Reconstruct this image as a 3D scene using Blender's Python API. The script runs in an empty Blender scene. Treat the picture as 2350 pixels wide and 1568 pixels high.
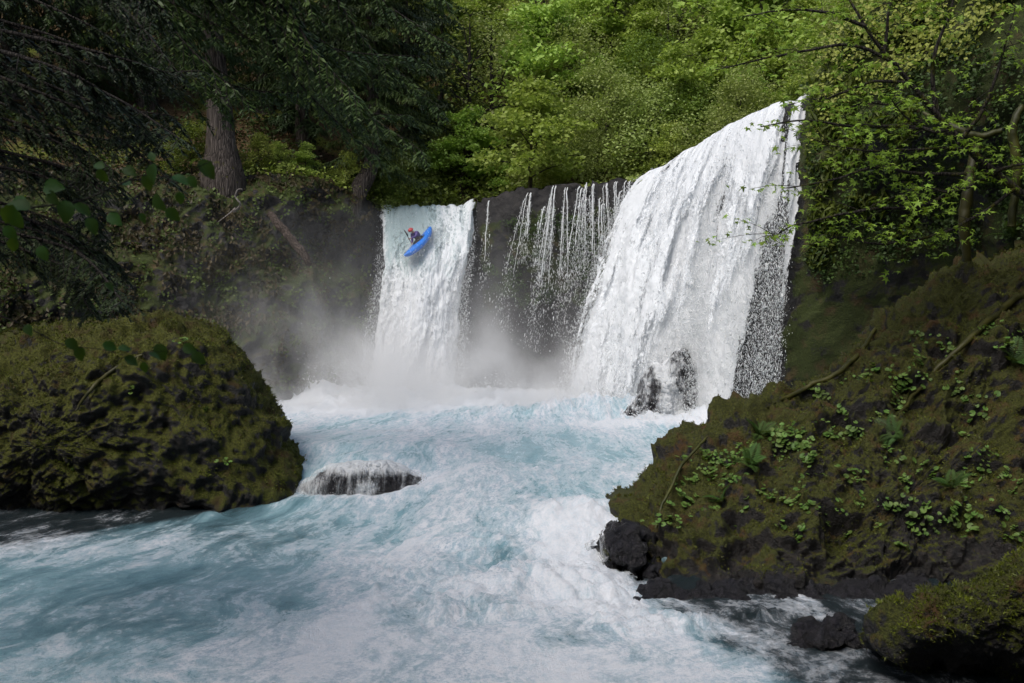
import bpy, bmesh, math, random
import numpy as np
from mathutils import Vector, Matrix

random.seed(7)
RNG = np.random.default_rng(7)
SC = bpy.context.scene
COL = SC.collection

# ------------------------------------------------------------------ camera
CAM_Z = 5.0
FPX = 35.0 / 36.0 * 2350.0
PITCH = math.atan(104.0 / FPX)
cam_d = bpy.data.cameras.new('camera')
cam_d.lens = 35.0
cam_d.sensor_width = 36.0
cam_d.clip_start = 0.1
cam_d.clip_end = 1000.0
cam_d.dof.use_dof = True
cam_d.dof.focus_distance = 40.0
cam_d.dof.aperture_fstop = 5.6
cam = bpy.data.objects.new('camera', cam_d)
COL.objects.link(cam)
cam.location = (0, 0, CAM_Z)
cam.rotation_euler = (math.radians(90) - PITCH, 0, 0)
SC.camera = cam

# ------------------------------------------------------------------ light
SUN_EL, SUN_AZ = 52.0, 216.0         # soft, high light of a thinly clouded sky
world = bpy.data.worlds.new('World')
SC.world = world
world.use_nodes = True
wn = world.node_tree
for n in list(wn.nodes):
    wn.nodes.remove(n)
sky = wn.nodes.new('ShaderNodeTexSky')
sky.sky_type = 'NISHITA'
sky.sun_disc = False
sky.sun_elevation = math.radians(SUN_EL)
sky.sun_rotation = math.radians(SUN_AZ)
sky.air_density = 1.0
sky.dust_density = 3.0
bg = wn.nodes.new('ShaderNodeBackground')
bg.inputs['Strength'].default_value = 0.145
wo = wn.nodes.new('ShaderNodeOutputWorld')
wn.links.new(sky.outputs[0], bg.inputs['Color'])
wn.links.new(bg.outputs[0], wo.inputs['Surface'])
sun_d = bpy.data.lights.new('sun', 'SUN')
sun_d.energy = 2.6
sun_d.angle = math.radians(38)
sun_d.color = (1.0, 0.96, 0.9)
sun = bpy.data.objects.new('sun', sun_d)
COL.objects.link(sun)
# direction towards the sun (sky rotation 0 = +Y, turning clockwise seen from above)
el, az = math.radians(SUN_EL), math.radians(SUN_AZ)
to_sun = Vector((math.sin(az) * math.cos(el), math.cos(az) * math.cos(el), math.sin(el)))
sun.rotation_euler = to_sun.to_track_quat('Z', 'Y').to_euler()
sun.location = (0, 0, 60)
SC.view_settings.view_transform = 'Standard'
SC.view_settings.look = 'None'
SC.view_settings.gamma = 1.0
SC.view_settings.use_curve_mapping = False
SC.view_settings.exposure = 0.22
SC.render.engine = 'CYCLES'
SC.cycles.use_denoising = True
SC.cycles.max_bounces = 6
SC.cycles.diffuse_bounces = 3
SC.cycles.glossy_bounces = 2
SC.cycles.transmission_bounces = 3
SC.cycles.transparent_max_bounces = 8
SC.cycles.volume_bounces = 3
SC.cycles.volume_step_rate = 4.0
SC.cycles.caustics_reflective = False
SC.cycles.caustics_refractive = False

# ------------------------------------------------------------------ helpers
def P(px, py, d):
    """point of the place seen at (px, py) of a 2350 x 1568 picture, d metres ahead"""
    px = np.asarray(px, float); py = np.asarray(py, float); d = np.asarray(d, float)
    a = (px - 1175.0) / FPX
    b = (784.0 - py) / FPX
    cy = math.cos(PITCH) + b * math.sin(PITCH)
    cz = -math.sin(PITCH) + b * math.cos(PITCH)
    k = d / cy
    return np.stack(np.broadcast_arrays(a * k, d, CAM_Z + cz * k), -1)

def PZ(px, py, z=0.0):
    """point seen at (px, py) lying at height z"""
    b = (784.0 - py) / FPX
    cy = math.cos(PITCH) + b * math.sin(PITCH)
    cz = -math.sin(PITCH) + b * math.cos(PITCH)
    k = (z - CAM_Z) / cz
    return np.array([(px - 1175.0) / FPX * k, cy * k, z])

def smooth(a, b, x):
    t = np.clip((x - a) / (b - a), 0, 1)
    return t * t * (3 - 2 * t)

_perm = np.random.default_rng(11).permutation(256).astype(np.int32)
_perm = np.concatenate([_perm, _perm, _perm])
_g = np.random.default_rng(12).normal(size=(256, 3)).astype(np.float32)
_g /= np.linalg.norm(_g, axis=1)[:, None]
_rv = np.random.default_rng(13).random((256, 3)).astype(np.float32)

def _hash(i, j, k):
    return _perm[_perm[_perm[i & 255] + (j & 255)] + (k & 255)]

def perlin(p):
    p = np.asarray(p, np.float32)
    i = np.floor(p).astype(np.int32)
    f = p - i
    u = f * f * f * (f * (f * 6 - 15) + 10)
    out = 0
    for a in (0, 1):
        wa = u[..., 0] if a else 1 - u[..., 0]
        for b in (0, 1):
            wb = u[..., 1] if b else 1 - u[..., 1]
            for c in (0, 1):
                wc = u[..., 2] if c else 1 - u[..., 2]
                g = _g[_hash(i[..., 0] + a, i[..., 1] + b, i[..., 2] + c)]
                out = out + wa * wb * wc * (g[..., 0] * (f[..., 0] - a) + g[..., 1] * (f[..., 1] - b) + g[..., 2] * (f[..., 2] - c))
    return out * 1.6

def fbm(p, octv=4, s=1.0, gain=0.5, off=0.0):
    p = np.asarray(p, np.float32) * s + off
    a, t, r = 1.0, 0.0, 0.0
    for _ in range(octv):
        r = r + a * perlin(p)
        t += a
        a *= gain
        p = p * 2.03 + 17.3
    return r / t

def ridged(p, octv=4, s=1.0, gain=0.5, off=0.0):
    p = np.asarray(p, np.float32) * s + off
    a, t, r = 1.0, 0.0, 0.0
    for _ in range(octv):
        r = r + a * (1 - 2 * np.abs(perlin(p)))
        t += a
        a *= gain
        p = p * 2.07 + 11.1
    return r / t

def worley(p, s=1.0, off=0.0):
    """F1, F2-F1 and a random value of the nearest cell"""
    p = np.asarray(p, np.float32) * s + off
    i = np.floor(p).astype(np.int32)
    f1 = np.full(p.shape[:-1], 9.0, np.float32); f2 = f1.copy(); rid = f1 * 0
    for a in (-1, 0, 1):
        for b in (-1, 0, 1):
            for c in (-1, 0, 1):
                h = _hash(i[..., 0] + a, i[..., 1] + b, i[..., 2] + c)
                q = _rv[h] + i + np.array([a, b, c], np.float32)
                d = np.sqrt(((q - p) ** 2).sum(-1))
                near = d < f1
                f2 = np.where(near, f1, np.minimum(f2, d))
                rid = np.where(near, _rv[(h * 7 + 3) & 255][..., 0], rid)
                f1 = np.where(near, d, f1)
    return f1, f2 - f1, rid

def mesh_np(name, verts, quads=None, tris=None, shade=True, mats=None, midx=None):
    me = bpy.data.meshes.new(name)
    verts = np.asarray(verts, np.float32).reshape(-1, 3)
    nq = 0 if quads is None else len(quads)
    nt = 0 if tris is None else len(tris)
    me.vertices.add(len(verts))
    me.vertices.foreach_set('co', verts.ravel())
    me.loops.add(nq * 4 + nt * 3)
    me.polygons.add(nq + nt)
    li = []
    if nq: li.append(np.asarray(quads, np.int32).ravel())
    if nt: li.append(np.asarray(tris, np.int32).ravel())
    me.loops.foreach_set('vertex_index', np.concatenate(li))
    st = np.concatenate([np.arange(nq) * 4, nq * 4 + np.arange(nt) * 3]).astype(np.int32)
    me.polygons.foreach_set('loop_start', st)
    me.polygons.foreach_set('loop_total', np.concatenate([np.full(nq, 4), np.full(nt, 3)]).astype(np.int32))
    if midx is not None:
        me.polygons.foreach_set('material_index', np.asarray(midx, np.int32))
    me.polygons.foreach_set('use_smooth', np.full(nq + nt, bool(shade)))
    me.update(calc_edges=True)
    for m in (mats or []):
        me.materials.append(m)
    return me

def grid_quads(nu, nv, wrap=False):
    """vertices indexed [iv * nu + iu]"""
    iu = np.arange(nu if wrap else nu - 1)
    iv = np.arange(nv - 1)
    U, V = np.meshgrid(iu, iv)
    U2 = (U + 1) % nu
    return np.stack([V * nu + U, V * nu + U2, (V + 1) * nu + U2, (V + 1) * nu + U], -1).reshape(-1, 4)

def grid_normals(G, wrap=False):
    """G (nv, nu, 3)"""
    if wrap:
        du = np.roll(G, -1, 1) - np.roll(G, 1, 1)
    else:
        du = np.gradient(G, axis=1)
    dv = np.gradient(G, axis=0)
    n = np.cross(du, dv)
    return n / (np.linalg.norm(n, axis=-1, keepdims=True) + 1e-9)

def attr(me, name, vals):
    a = me.attributes.new(name, 'FLOAT', 'POINT')
    a.data.foreach_set('value', np.asarray(vals, np.float32).ravel())

def uvmap(me, uv):
    """uv per vertex"""
    l = me.uv_layers.new(name='UVMap')
    vi = np.zeros(len(me.loops), np.int32)
    me.loops.foreach_get('vertex_index', vi)
    l.data.foreach_set('uv', np.asarray(uv, np.float32).reshape(-1, 2)[vi].ravel())

def link(name, me, parent=None, mat=None):
    o = bpy.data.objects.new(name, me)
    COL.objects.link(o)
    if parent is not None:
        o.parent = parent
    if mat is not None and len(me.materials) == 0:
        me.materials.append(mat)
    return o

def tag(o, label=None, cat=None, group=None, kind=None):
    if label: o['label'] = label
    if cat: o['category'] = cat
    if group: o['group'] = group
    if kind: o['kind'] = kind
    return o

def empty(name, loc, label=None, cat=None, group=None):
    o = bpy.data.objects.new(name, None)
    COL.objects.link(o)
    o.location = loc
    o.empty_display_size = 0.3
    return tag(o, label, cat, group)

def copy_tree(src, loc, rz=0.0, sc=1.0, label=None, group=None, rot=None):
    c = src.copy(); COL.objects.link(c)
    c.location = loc
    c.rotation_euler = rot if rot is not None else (0, 0, rz)
    c.scale = (sc, sc, sc) if not hasattr(sc, '__len__') else sc
    if label: c['label'] = label
    if group: c['group'] = group
    for ch in list(src.children):
        d = ch.copy(); COL.objects.link(d); d.parent = c
        for g in list(ch.children):
            e = g.copy(); COL.objects.link(e); e.parent = d
    return c

class Buf:
    """collects triangles / quads"""
    def __init__(s):
        s.v, s.t, s.q, s.n = [], [], [], 0
    def tris(s, v, t):
        s.v.append(np.asarray(v, np.float32)); s.t.append(np.asarray(t, np.int32) + s.n); s.n += len(v)
    def quads(s, v, q):
        s.v.append(np.asarray(v, np.float32)); s.q.append(np.asarray(q, np.int32) + s.n); s.n += len(v)
    def tube(s, pts, rad, sides=6, rough=0.0, cap=True):
        pts = np.asarray(pts, float); k = len(pts)
        rad = np.broadcast_to(np.asarray(rad, float), (k,))
        T = np.gradient(pts, axis=0); T /= np.linalg.norm(T, axis=1)[:, None] + 1e-9
        ref = np.array([0.3, 0.1, 1.0]) if abs(T[0, 2]) < 0.8 else np.array([1.0, 0.2, 0.0])
        A = np.cross(T, ref); A /= np.linalg.norm(A, axis=1)[:, None] + 1e-9
        B = np.cross(T, A)
        th = np.linspace(0, 2 * math.pi, sides, endpoint=False)
        R = rad[:, None] * np.ones((k, sides))
        if rough:
            q = pts[:, None, :] * 1.0 + (np.cos(th)[None, :, None] * A[:, None] + np.sin(th)[None, :, None] * B[:, None]) * rad[:, None, None]
            R = R * (1 + rough * fbm(q, 3, 2.2 / max(rad.max(), 0.05) * 0.5))
        V = pts[:, None] + R[..., None] * (np.cos(th)[None, :, None] * A[:, None] + np.sin(th)[None, :, None] * B[:, None])
        s.quads(V.reshape(-1, 3), grid_quads(sides, k, wrap=True))
        if cap:
            V2 = np.concatenate([V[-1], pts[-1:]])
            i = np.arange(sides)
            s.tris(V2, np.stack([i, (i + 1) % sides, np.full(sides, sides)], -1))
    def mesh(s, name, mats, shade=True):
        q = np.concatenate(s.q) if s.q else None
        t = np.concatenate(s.t) if s.t else None
        return mesh_np(name, np.concatenate(s.v), q, t, shade, mats)

def curve_pts(ctrl, n):
    """smooth curve through control points"""
    c = np.asarray(ctrl, float)
    t = np.linspace(0, len(c) - 1, n)
    i = np.clip(t.astype(int), 0, len(c) - 2)
    f = (t - i)[:, None]
    g = lambda k: c[np.clip(k, 0, len(c) - 1)]
    p0, p1, p2, p3 = g(i - 1), g(i), g(i + 1), g(i + 2)
    return 0.5 * (2 * p1 + (p2 - p0) * f + (2 * p0 - 5 * p1 + 4 * p2 - p3) * f ** 2 + (3 * p1 - p0 - 3 * p2 + p3) * f ** 3)

# ------------------------------------------------------------------ materials
class NT:
    def __init__(s, name):
        s.m = bpy.data.materials.new(name); s.m.use_nodes = True
        s.t = s.m.node_tree
        for n in list(s.t.nodes): s.t.nodes.remove(n)
        s.out = s.t.nodes.new('ShaderNodeOutputMaterial')
    def n(s, kind, **kw):
        n = s.t.nodes.new(kind)
        for k, v in kw.items():
            setattr(n, k, v)
        return n
    def set(s, node, sock, v):
        i = node.inputs[sock]
        if isinstance(v, bpy.types.NodeSocket): s.t.links.new(v, i)
        elif hasattr(v, '__len__') and i.type == 'RGBA' and len(v) == 3: i.default_value = (*v, 1)
        else: i.default_value = v
    def geo(s, out='Position'):
        return s.n('ShaderNodeNewGeometry').outputs[out]
    def obj(s):
        return s.n('ShaderNodeTexCoord').outputs['Object']
    def uv(s):
        return s.n('ShaderNodeTexCoord').outputs['UV']
    def attr(s, name):
        return s.n('ShaderNodeAttribute', attribute_name=name).outputs['Fac']
    def mapv(s, vec, scale=(1, 1, 1), loc=(0, 0, 0)):
        m = s.n('ShaderNodeMapping'); s.set(m, 'Vector', vec); m.inputs['Scale'].default_value = scale
        m.inputs['Location'].default_value = loc
        return m.outputs[0]
    def noise(s, vec, scale, detail=4, rough=0.55, dist=0.0, ntype='FBM', out='Fac'):
        n = s.n('ShaderNodeTexNoise'); n.noise_type = ntype
        s.set(n, 'Vector', vec); s.set(n, 'Scale', scale); s.set(n, 'Detail', detail); s.set(n, 'Roughness', rough); s.set(n, 'Distortion', dist)
        return n.outputs[out]
    def voro(s, vec, scale, feature='F1', out='Distance', rand=1.0):
        n = s.n('ShaderNodeTexVoronoi', feature=feature)
        s.set(n, 'Vector', vec); s.set(n, 'Scale', scale); s.set(n, 'Randomness', rand)
        return n.outputs[out]
    def math(s, op, a, b=0.0, c=0.0, clamp=False):
        n = s.n('ShaderNodeMath', operation=op, use_clamp=clamp)
        for i, v in enumerate((a, b, c)): s.set(n, i, v)
        return n.outputs[0]
    def ss(s, v, lo, hi, a=0.0, b=1.0):
        n = s.n('ShaderNodeMapRange', interpolation_type='SMOOTHSTEP')
        s.set(n, 'Value', v); s.set(n, 'From Min', lo); s.set(n, 'From Max', hi); s.set(n, 'To Min', a); s.set(n, 'To Max', b)
        return n.outputs[0]
    def mix(s, f, a, b, blend='MIX'):
        n = s.n('ShaderNodeMix', data_type='RGBA', blend_type=blend)
        s.set(n, 0, f); s.set(n, 6, a); s.set(n, 7, b)
        return n.outputs[2]
    def sep(s, v, ax='Z'):
        n = s.n('ShaderNodeSeparateXYZ'); s.set(n, 0, v); return n.outputs[ax]
    def bump(s, h, strength=0.5, dist=0.1, normal=None):
        n = s.n('ShaderNodeBump'); s.set(n, 'Height', h); s.set(n, 'Strength', strength); s.set(n, 'Distance', dist)
        if normal is not None: s.set(n, 'Normal', normal)
        return n.outputs[0]
    def bsdf(s, color, rough=0.6, normal=None, spec=0.5, **kw):
        n = s.n('ShaderNodeBsdfPrincipled')
        s.set(n, 'Base Color', color); s.set(n, 'Roughness', rough); s.set(n, 'Specular IOR Level', spec)
        if normal is not None: s.set(n, 'Normal', normal)
        for k, v in kw.items(): s.set(n, k.replace('_', ' '), v)
        return n.outputs[0]
    def mixs(s, f, a, b):
        n = s.n('ShaderNodeMixShader'); s.set(n, 0, f); s.t.links.new(a, n.inputs[1]); s.t.links.new(b, n.inputs[2])
        return n.outputs[0]
    def done(s, sh):
        s.t.links.new(sh, s.out.inputs['Surface']); return s.m

def mat_rock(name, dark=(0.012, 0.011, 0.011), light=(0.05, 0.045, 0.042), moss_a=(0.035, 0.038, 0.006), moss_b=(0.075, 0.07, 0.012),
             moss_c=(0.07, 0.035, 0.012), cover=0.5, up=0.45, wet_z=-9.0, gloss=0.45, bmp=0.06, fine=1.0):
    t = NT(name)
    pos = t.geo(); nz = t.sep(t.geo('Normal'))
    n1 = t.noise(pos, 0.9 * fine, 6, 0.6); n2 = t.noise(pos, 4.5 * fine, 6, 0.65); n3 = t.noise(pos, 22 * fine, 4, 0.7)
    v = t.voro(pos, 1.6 * fine, 'DISTANCE_TO_EDGE')
    rock = t.mix(t.ss(n2, 0.35, 0.7), dark, light)
    rock = t.mix(t.ss(v, 0.0, 0.06, 0.6, 0.0), rock, (0.006, 0.006, 0.006))
    m = t.math('MULTIPLY_ADD', nz, up, t.math('MULTIPLY_ADD', n1, 0.9, t.math('MULTIPLY', n2, 0.7)))
    cov = t.attr('moss')
    m = t.math('ADD', m, cov)
    mm = t.ss(t.math('MULTIPLY_ADD', t.noise(pos, 3.0 * fine, 5, 0.7), .5, m), 1.26 - cover * 0.5, 1.40 - cover * 0.5)
    moss = t.mix(t.ss(n3, 0.3, 0.75), moss_a, moss_b)
    moss = t.mix(t.ss(t.noise(pos, 1.7 * fine, 4, 0.6), 0.5, 0.72), moss, moss_c)
    col = t.mix(mm, rock, moss)
    z = t.sep(pos)
    soak = t.math('MULTIPLY', t.attr('soaked'), t.ss(mm, 1, 0, .3, 1))
    col = t.mix(t.math('MULTIPLY', soak, .8), col, (0.007, 0.007, 0.008))
    wet = t.ss(t.math('MULTIPLY_ADD', n2, 0.8, z), wet_z + 0.75, wet_z + 0.25)
    col = t.mix(wet, col, (0.008, 0.008, 0.009))
    r = t.math('SUBTRACT', t.math('MULTIPLY_ADD', mm, 0.9 - gloss, gloss), t.math('MULTIPLY', wet, 0.25), clamp=True)
    h = t.math('ADD', t.math('MULTIPLY', n2, 1.0), t.math('MULTIPLY', n3, 0.5))
    bp = t.bump(h, 0.9, bmp)
    return t.done(t.bsdf(col, r, bp, 0.35))

def mat_leaf(name, a, b, trans=0.35, scale=1.4, rough=0.55, c=None):
    t = NT(name)
    pos = t.geo(); rnd = t.n('ShaderNodeObjectInfo').outputs['Random']
    n = t.noise(pos, scale, 3, 0.6); n2 = t.noise(pos, 9.0, 2, 0.5)
    col = t.mix(t.ss(n, 0.35, 0.65), a, b)
    if c is not None:
        col = t.mix(t.ss(n2, 0.55, 0.75), col, c)
    hsv = t.n('ShaderNodeHueSaturation'); t.set(hsv, 'Color', col)
    t.set(hsv, 'Value', t.math('MULTIPLY_ADD', rnd, 0.5, 0.75)); t.set(hsv, 'Hue', t.math('MULTIPLY_ADD', rnd, 0.03, 0.492))
    col = hsv.outputs[0]
    tr = t.n('ShaderNodeBsdfTranslucent'); t.set(tr, 'Color', t.mix(0.5, col, (0.25, 0.35, 0.02), 'MIX') if trans > 0.2 else col)
    return t.done(t.mixs(trans, t.bsdf(col, rough, None, 0.3), tr.outputs[0]))

def mat_bark(name, a=(0.03, 0.024, 0.02), b=(0.10, 0.085, 0.075), moss=0.0, stretch=(9, 9, 1.2)):
    t = NT(name)
    pos = t.geo(); o = t.mapv(pos, stretch)
    n = t.noise(o, 1.6, 6, 0.65); r = t.voro(t.mapv(pos, (stretch[0], stretch[1], stretch[2] * 0.9)), 1.5, 'DISTANCE_TO_EDGE')
    col = t.mix(t.ss(n, 0.3, 0.7), a, b)
    col = t.mix(t.ss(r, 0.0, 0.12, 0.7, 0), col, (a[0] * 0.4, a[1] * 0.4, a[2] * 0.4))
    if moss:
        mn = t.noise(pos, 3.0, 5, 0.65)
        col = t.mix(t.ss(mn, 0.65 - moss * 0.4, 0.75 - moss * 0.4), col, (0.06, 0.06, 0.01))
    bp = t.bump(t.math('ADD', n, t.math('MULTIPLY', t.ss(r, 0, 0.2), 0.7)), 0.9, 0.06)
    return t.done(t.bsdf(col, 0.85, bp, 0.2))
# ================================================================== gorge walls and hillside
M_CLIFF = mat_rock('cliff rock', dark=(0.02, 0.019, 0.02), light=(0.085, 0.075, 0.07), moss_a=(0.024, 0.034, 0.007), moss_b=(0.05, 0.068, 0.011),
                   moss_c=(0.075, 0.05, 0.022), cover=0.42, up=0.35, wet_z=-3.0, gloss=0.6, bmp=0.12, fine=0.8)

RIM = np.array([(-1500, 190, 24), (-900, 240, 31), (-450, 300, 36), (0, 392, 41), (250, 402, 43.8), (480, 405, 46.2), (620, 398, 47.3), (740, 412, 48.3), (820, 448, 49.2),
                (858, 466, 50.2), (866, 486, 50.4), (980, 486, 50.6), (1086, 484, 50.4), (1098, 466, 50.1), (1180, 436, 49.6), (1300, 422, 48.8),
                (1400, 415, 47.8), (1480, 414, 46.3), (1540, 380, 44.8), (1600, 348, 43.2), (1700, 290, 40.4), (1800, 246, 37.9), (1838, 236, 37.0),
                (1862, 222, 36.6), (1930, 110, 35.6), (2030, 10, 34.4), (2150, -80, 33.0), (2350, -190, 30.5), (2700, -330, 27), (3300, -400, 21)], float)
rim_w = P(RIM[:, 0], RIM[:, 1], RIM[:, 2])
seg = np.concatenate([[0], np.cumsum(np.linalg.norm(np.diff(rim_w[:, :2], axis=0), axis=1) + 0.02)])
NU = 760
# finer where the wall is seen
tt = np.linspace(0, seg[-1], NU)
rim = np.stack([np.interp(tt, seg, rim_w[:, k]) for k in range(3)], -1)
rim_px = np.interp(tt, seg, RIM[:, 0])
ker = np.hanning(47); ker /= ker.sum()
sm = np.stack([np.convolve(np.pad(rim[:, k], 23, mode='reflect', reflect_type='odd'), ker, 'valid') for k in range(2)], -1)
tg = np.gradient(sm, axis=0); tg /= np.linalg.norm(tg, axis=1)[:, None]
out_n = np.stack([tg[:, 1], -tg[:, 0], 0 * tg[:, 0]], -1)

OK_PX = np.array([-1500, 0, 400, 600, 700, 800, 855, 900, 1000, 1090, 1150, 1300, 1450, 1600, 1800, 1870, 1960, 2100, 2250, 2400, 3300], float)
OUT = {1.0: [0] * 21,
       0.9: [.8, .9, 1.0, .9, .6, .3, .3, 0, 0, .1, .2, .2, .1, .1, .2, .5, .6, .6, .8, 1, 1],
       0.75: [1.2, 1.5, 1.6, 1.2, .2, -.9, -.5, -.3, -.3, .1, .1, .1, 0, .2, .3, .6, .7, .9, 1.2, 1.4, 2],
       0.55: [2, 2.3, 2.6, 2.4, 1.6, .9, .3, -.6, -.6, -.2, -.4, -.4, -.2, .2, .4, .7, -.3, -1.8, -1.5, .3, 2],
       0.35: [2.8, 3, 3.4, 3.2, 2.6, 1.6, .5, -1, -1, -.8, -1.3, -1.4, -.8, .4, .8, .9, -1.6, -4.0, -3.4, -1, 2],
       0.0: [4, 4.5, 4.6, 4.2, 3.3, 2, .7, -1, -1, -1, -1.5, -1.6, -1, .9, 1.6, 1, -1.4, -4, -3, 0, 4]}
hs = np.array(sorted(OUT)); tab = np.array([OUT[h] for h in hs], float)
NVW = 175
hh = np.linspace(1, 0, NVW)
wall = np.zeros((NVW, NU, 3))
tabu = np.stack([np.interp(rim_px, OK_PX, tab[k]) for k in range(len(hs))])      # (6, NU)
for i, h in enumerate(hh):
    o = np.array([0.0]) + 0
    k = np.clip(np.searchsorted(hs, h) - 1, 0, len(hs) - 2)
    f = (h - hs[k]) / (hs[k + 1] - hs[k]); f = f * f * (3 - 2 * f)
    oo = tabu[k] * (1 - f) + tabu[k + 1] * f
    wall[i] = rim + out_n * oo[:, None]
    wall[i, :, 2] = -2.6 + (rim[:, 2] + 2.6) * h
nrm = np.broadcast_to(out_n[None], wall.shape) * 0.93 + np.array([0, 0, 0.25])
f1, fe, rid = worley(wall * np.array([1, 1, 0.62]), 0.55)
g1, ge, gid = worley(wall * np.array([1, 1, 0.7]) + 0.25 * fbm(wall, 2, 1.0)[..., None], 1.7, 5.0)
amp = np.interp(rim_px, [-1500, 760, 860, 1090, 1200, 1800, 1900, 3300], [1.4, 1.4, .5, .45, .6, .5, .9, 1])[None, :]
edge = smooth(0, 0.02, 1 - hh)[:, None] * 0.7 + 0.3
disp = (0.9 * fbm(wall, 5, 0.22) + 0.45 * (rid - 0.5) * smooth(0, 0.12, fe) + 0.20 * (gid - 0.5) * smooth(0, 0.1, ge) + 0.22 * ridged(wall, 4, 0.9)
        + 0.07 * fbm(wall, 3, 3.2)) * amp
disp = disp * edge
wall = wall + nrm * disp[..., None]
wall[..., 2] += 0.25 * fbm(wall, 3, 0.8, off=9.0) * edge
jag = (worley(np.stack([tt * 1.0, 0 * tt, 0 * tt], -1), 1.6)[2] - .5) * .35 + .25 * fbm(np.stack([tt, 0 * tt, 0 * tt], -1), 4, .7)
wall[..., 2] += (jag[None] * smooth(.85, 1, hh)[:, None]) * ((rim_px > 1095) & (rim_px < 1478))
me = mesh_np('cliff', wall.reshape(-1, 3), grid_quads(NU, NVW)[:, ::-1], mats=[M_CLIFF])
# moss patches: more on the left face and near the ledges, none behind the falls
mo = np.interp(rim_px, [-1500, 0, 700, 830, 860, 1090, 1110, 1300, 1450, 1500, 1840, 1880, 2400], [.04, .04, .02, .04, -.5, -.5, .0, .05, .02, -.5, -.4, .24, .30])[None, :] \
    + np.where(rim_px[None, :] > 1090, -0.5, 0.0) * (rim_px[None, :] < 1500) * smooth(0.62, 0.45, hh)[:, None] + 0 * disp
mo = mo + 0.42 * ((rim_px > 1105) & (rim_px < 1440))[None] * smooth(.50, .60, hh)[:, None] * smooth(.92, .82, hh)[:, None] * smooth(-.2, .4, fbm(wall, 3, .7, off=77.))
mo = mo - 0.10 * (rim_px[None] > 1095) * (rim_px[None] < 1480) * smooth(0.88, 0.95, hh)[:, None] * 3
attr(me, 'moss', mo)
attr(me, 'soaked', np.interp(rim_px, [-1500, 700, 840, 1480, 1860, 1950, 3300], [.1, .25, .85, .9, .9, .75, .5])[None] * np.ones_like(disp))
tag(link('cliff', me), 'dark basalt gorge wall with moss on its face', kind='structure')

# ---- hillside and forest floor behind the rim
HILL_MAT = NT('hillside earth')
pos = HILL_MAT.geo()
h1 = HILL_MAT.noise(pos, 0.35, 5, 0.6); h2 = HILL_MAT.noise(pos, 2.5, 6, 0.7); h3 = HILL_MAT.noise(pos, 11, 3, 0.7)
c = HILL_MAT.mix(HILL_MAT.ss(h2, 0.35, 0.7), (0.05, 0.032, 0.018), (0.11, 0.075, 0.038))
c = HILL_MAT.mix(HILL_MAT.ss(h1, 0.46, 0.6), c, HILL_MAT.mix(HILL_MAT.ss(h3, 0.3, 0.7), (0.06, 0.075, 0.014), (0.14, 0.16, 0.03)))
HILL_MAT = HILL_MAT.done(HILL_MAT.bsdf(c, 0.95, HILL_MAT.bump(h2, 0.8, 0.3), 0.1))
NS = 170
s = np.concatenate([np.linspace(0, 12, 60), np.linspace(12, 110, NS - 60 + 1)[1:]])
HSL_PX = [-1500, 0, 500, 800, 900, 1300, 1500, 1850, 2000, 2400, 3300]
sl = np.interp(rim_px, HSL_PX, [.5, .42, .40, .5, .66, .70, .62, .6, .8, .95, 1.0])
flat = np.interp(rim_px, HSL_PX, [.5, .8, 1.5, 2.5, 6, 5, 5, 4, 0.5, 0.3, .3])
back = -out_n * 0.75 + np.array([0, .25, 0]) ; back /= np.linalg.norm(back, axis=1)[:, None]
def hill_z(scol, iu):
    base = rim[iu, 2]
    rise = np.maximum(scol - flat[iu], 0)
    blend = smooth(8, 30, scol)
    rise2 = rise * (sl[iu] * (1 - blend) + (sl[iu] * 0.5 + 0.38) * blend)
    zb = base * (1 - blend) + 11.0 * blend
    return zb + rise2
SS_, IU_ = np.meshgrid(s, np.arange(NU), indexing='ij')
hill = rim[IU_] + back[IU_] * SS_[..., None]
hill[..., 2] = hill_z(SS_, IU_)
w0 = smooth(0, 2.0, SS_)
dn = (1.6 * fbm(hill * [1, 1, .3], 4, 0.10) * smooth(4, 22, SS_) + 0.30 * fbm(hill, 5, 0.6)) * w0
hill[..., 2] += dn
hill[0] = wall[0]
blend = smooth(0, 1.2, SS_)[..., None]
hill = hill * blend + (wall[0][None] + back[None] * SS_[..., None] + np.array([0, 0, 0.02])) * (1 - blend)
chan = ((rim_px > 862) & (rim_px < 1092))[None, :] | ((rim_px > 1485) & (rim_px < 1842))[None, :]
hill[..., 2] -= 0.5 * chan * smooth(0, 0.6, SS_) * smooth(9, 5, SS_)
hill = hill[:, ::2]
me = mesh_np('hillside', hill.reshape(-1, 3), grid_quads(hill.shape[1], NS), mats=[HILL_MAT])
tag(link('hillside', me), 'steep wooded hillside of brown earth and undergrowth', kind='structure')
HILL = hill                      # (NS, NU/2, 3) for placing plants
HILL_PX = rim_px[::2]

# ================================================================== river water
NY, NX = 540, 450
q = np.linspace(0, 1, NY)
yw = 1.0 / (1.0 / 51.5 + (1.0 / 9.0 - 1.0 / 51.5) * q)       # even spacing in view angle
xf = np.linspace(-1, 1, NX)
Y, XF = np.meshgrid(yw, xf, indexing='ij')
X = XF * (0.62 * Y + 4.0)
def level(x, y):
    yl = [9, 18, 28, 31, 33.2, 60]; zl = [-2.3, -2.0, -1.62, -1.3, 0, 0]
    yr = [9, 14, 18, 22, 26, 30, 36, 60]; zr = [-2.4, -2.25, -2.0, -1.7, -0.95, -0.4, 0, 0]
    a = np.interp(y, yl, zl); b = np.interp(y, yr, zr)
    w = smooth(-4.2, -0.6, x)
    return a * (1 - w) + b * w
ROCKC = PZ(865, 1125, -1.15)                                 # the drowned boulder
lv = level(X, Y)
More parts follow.
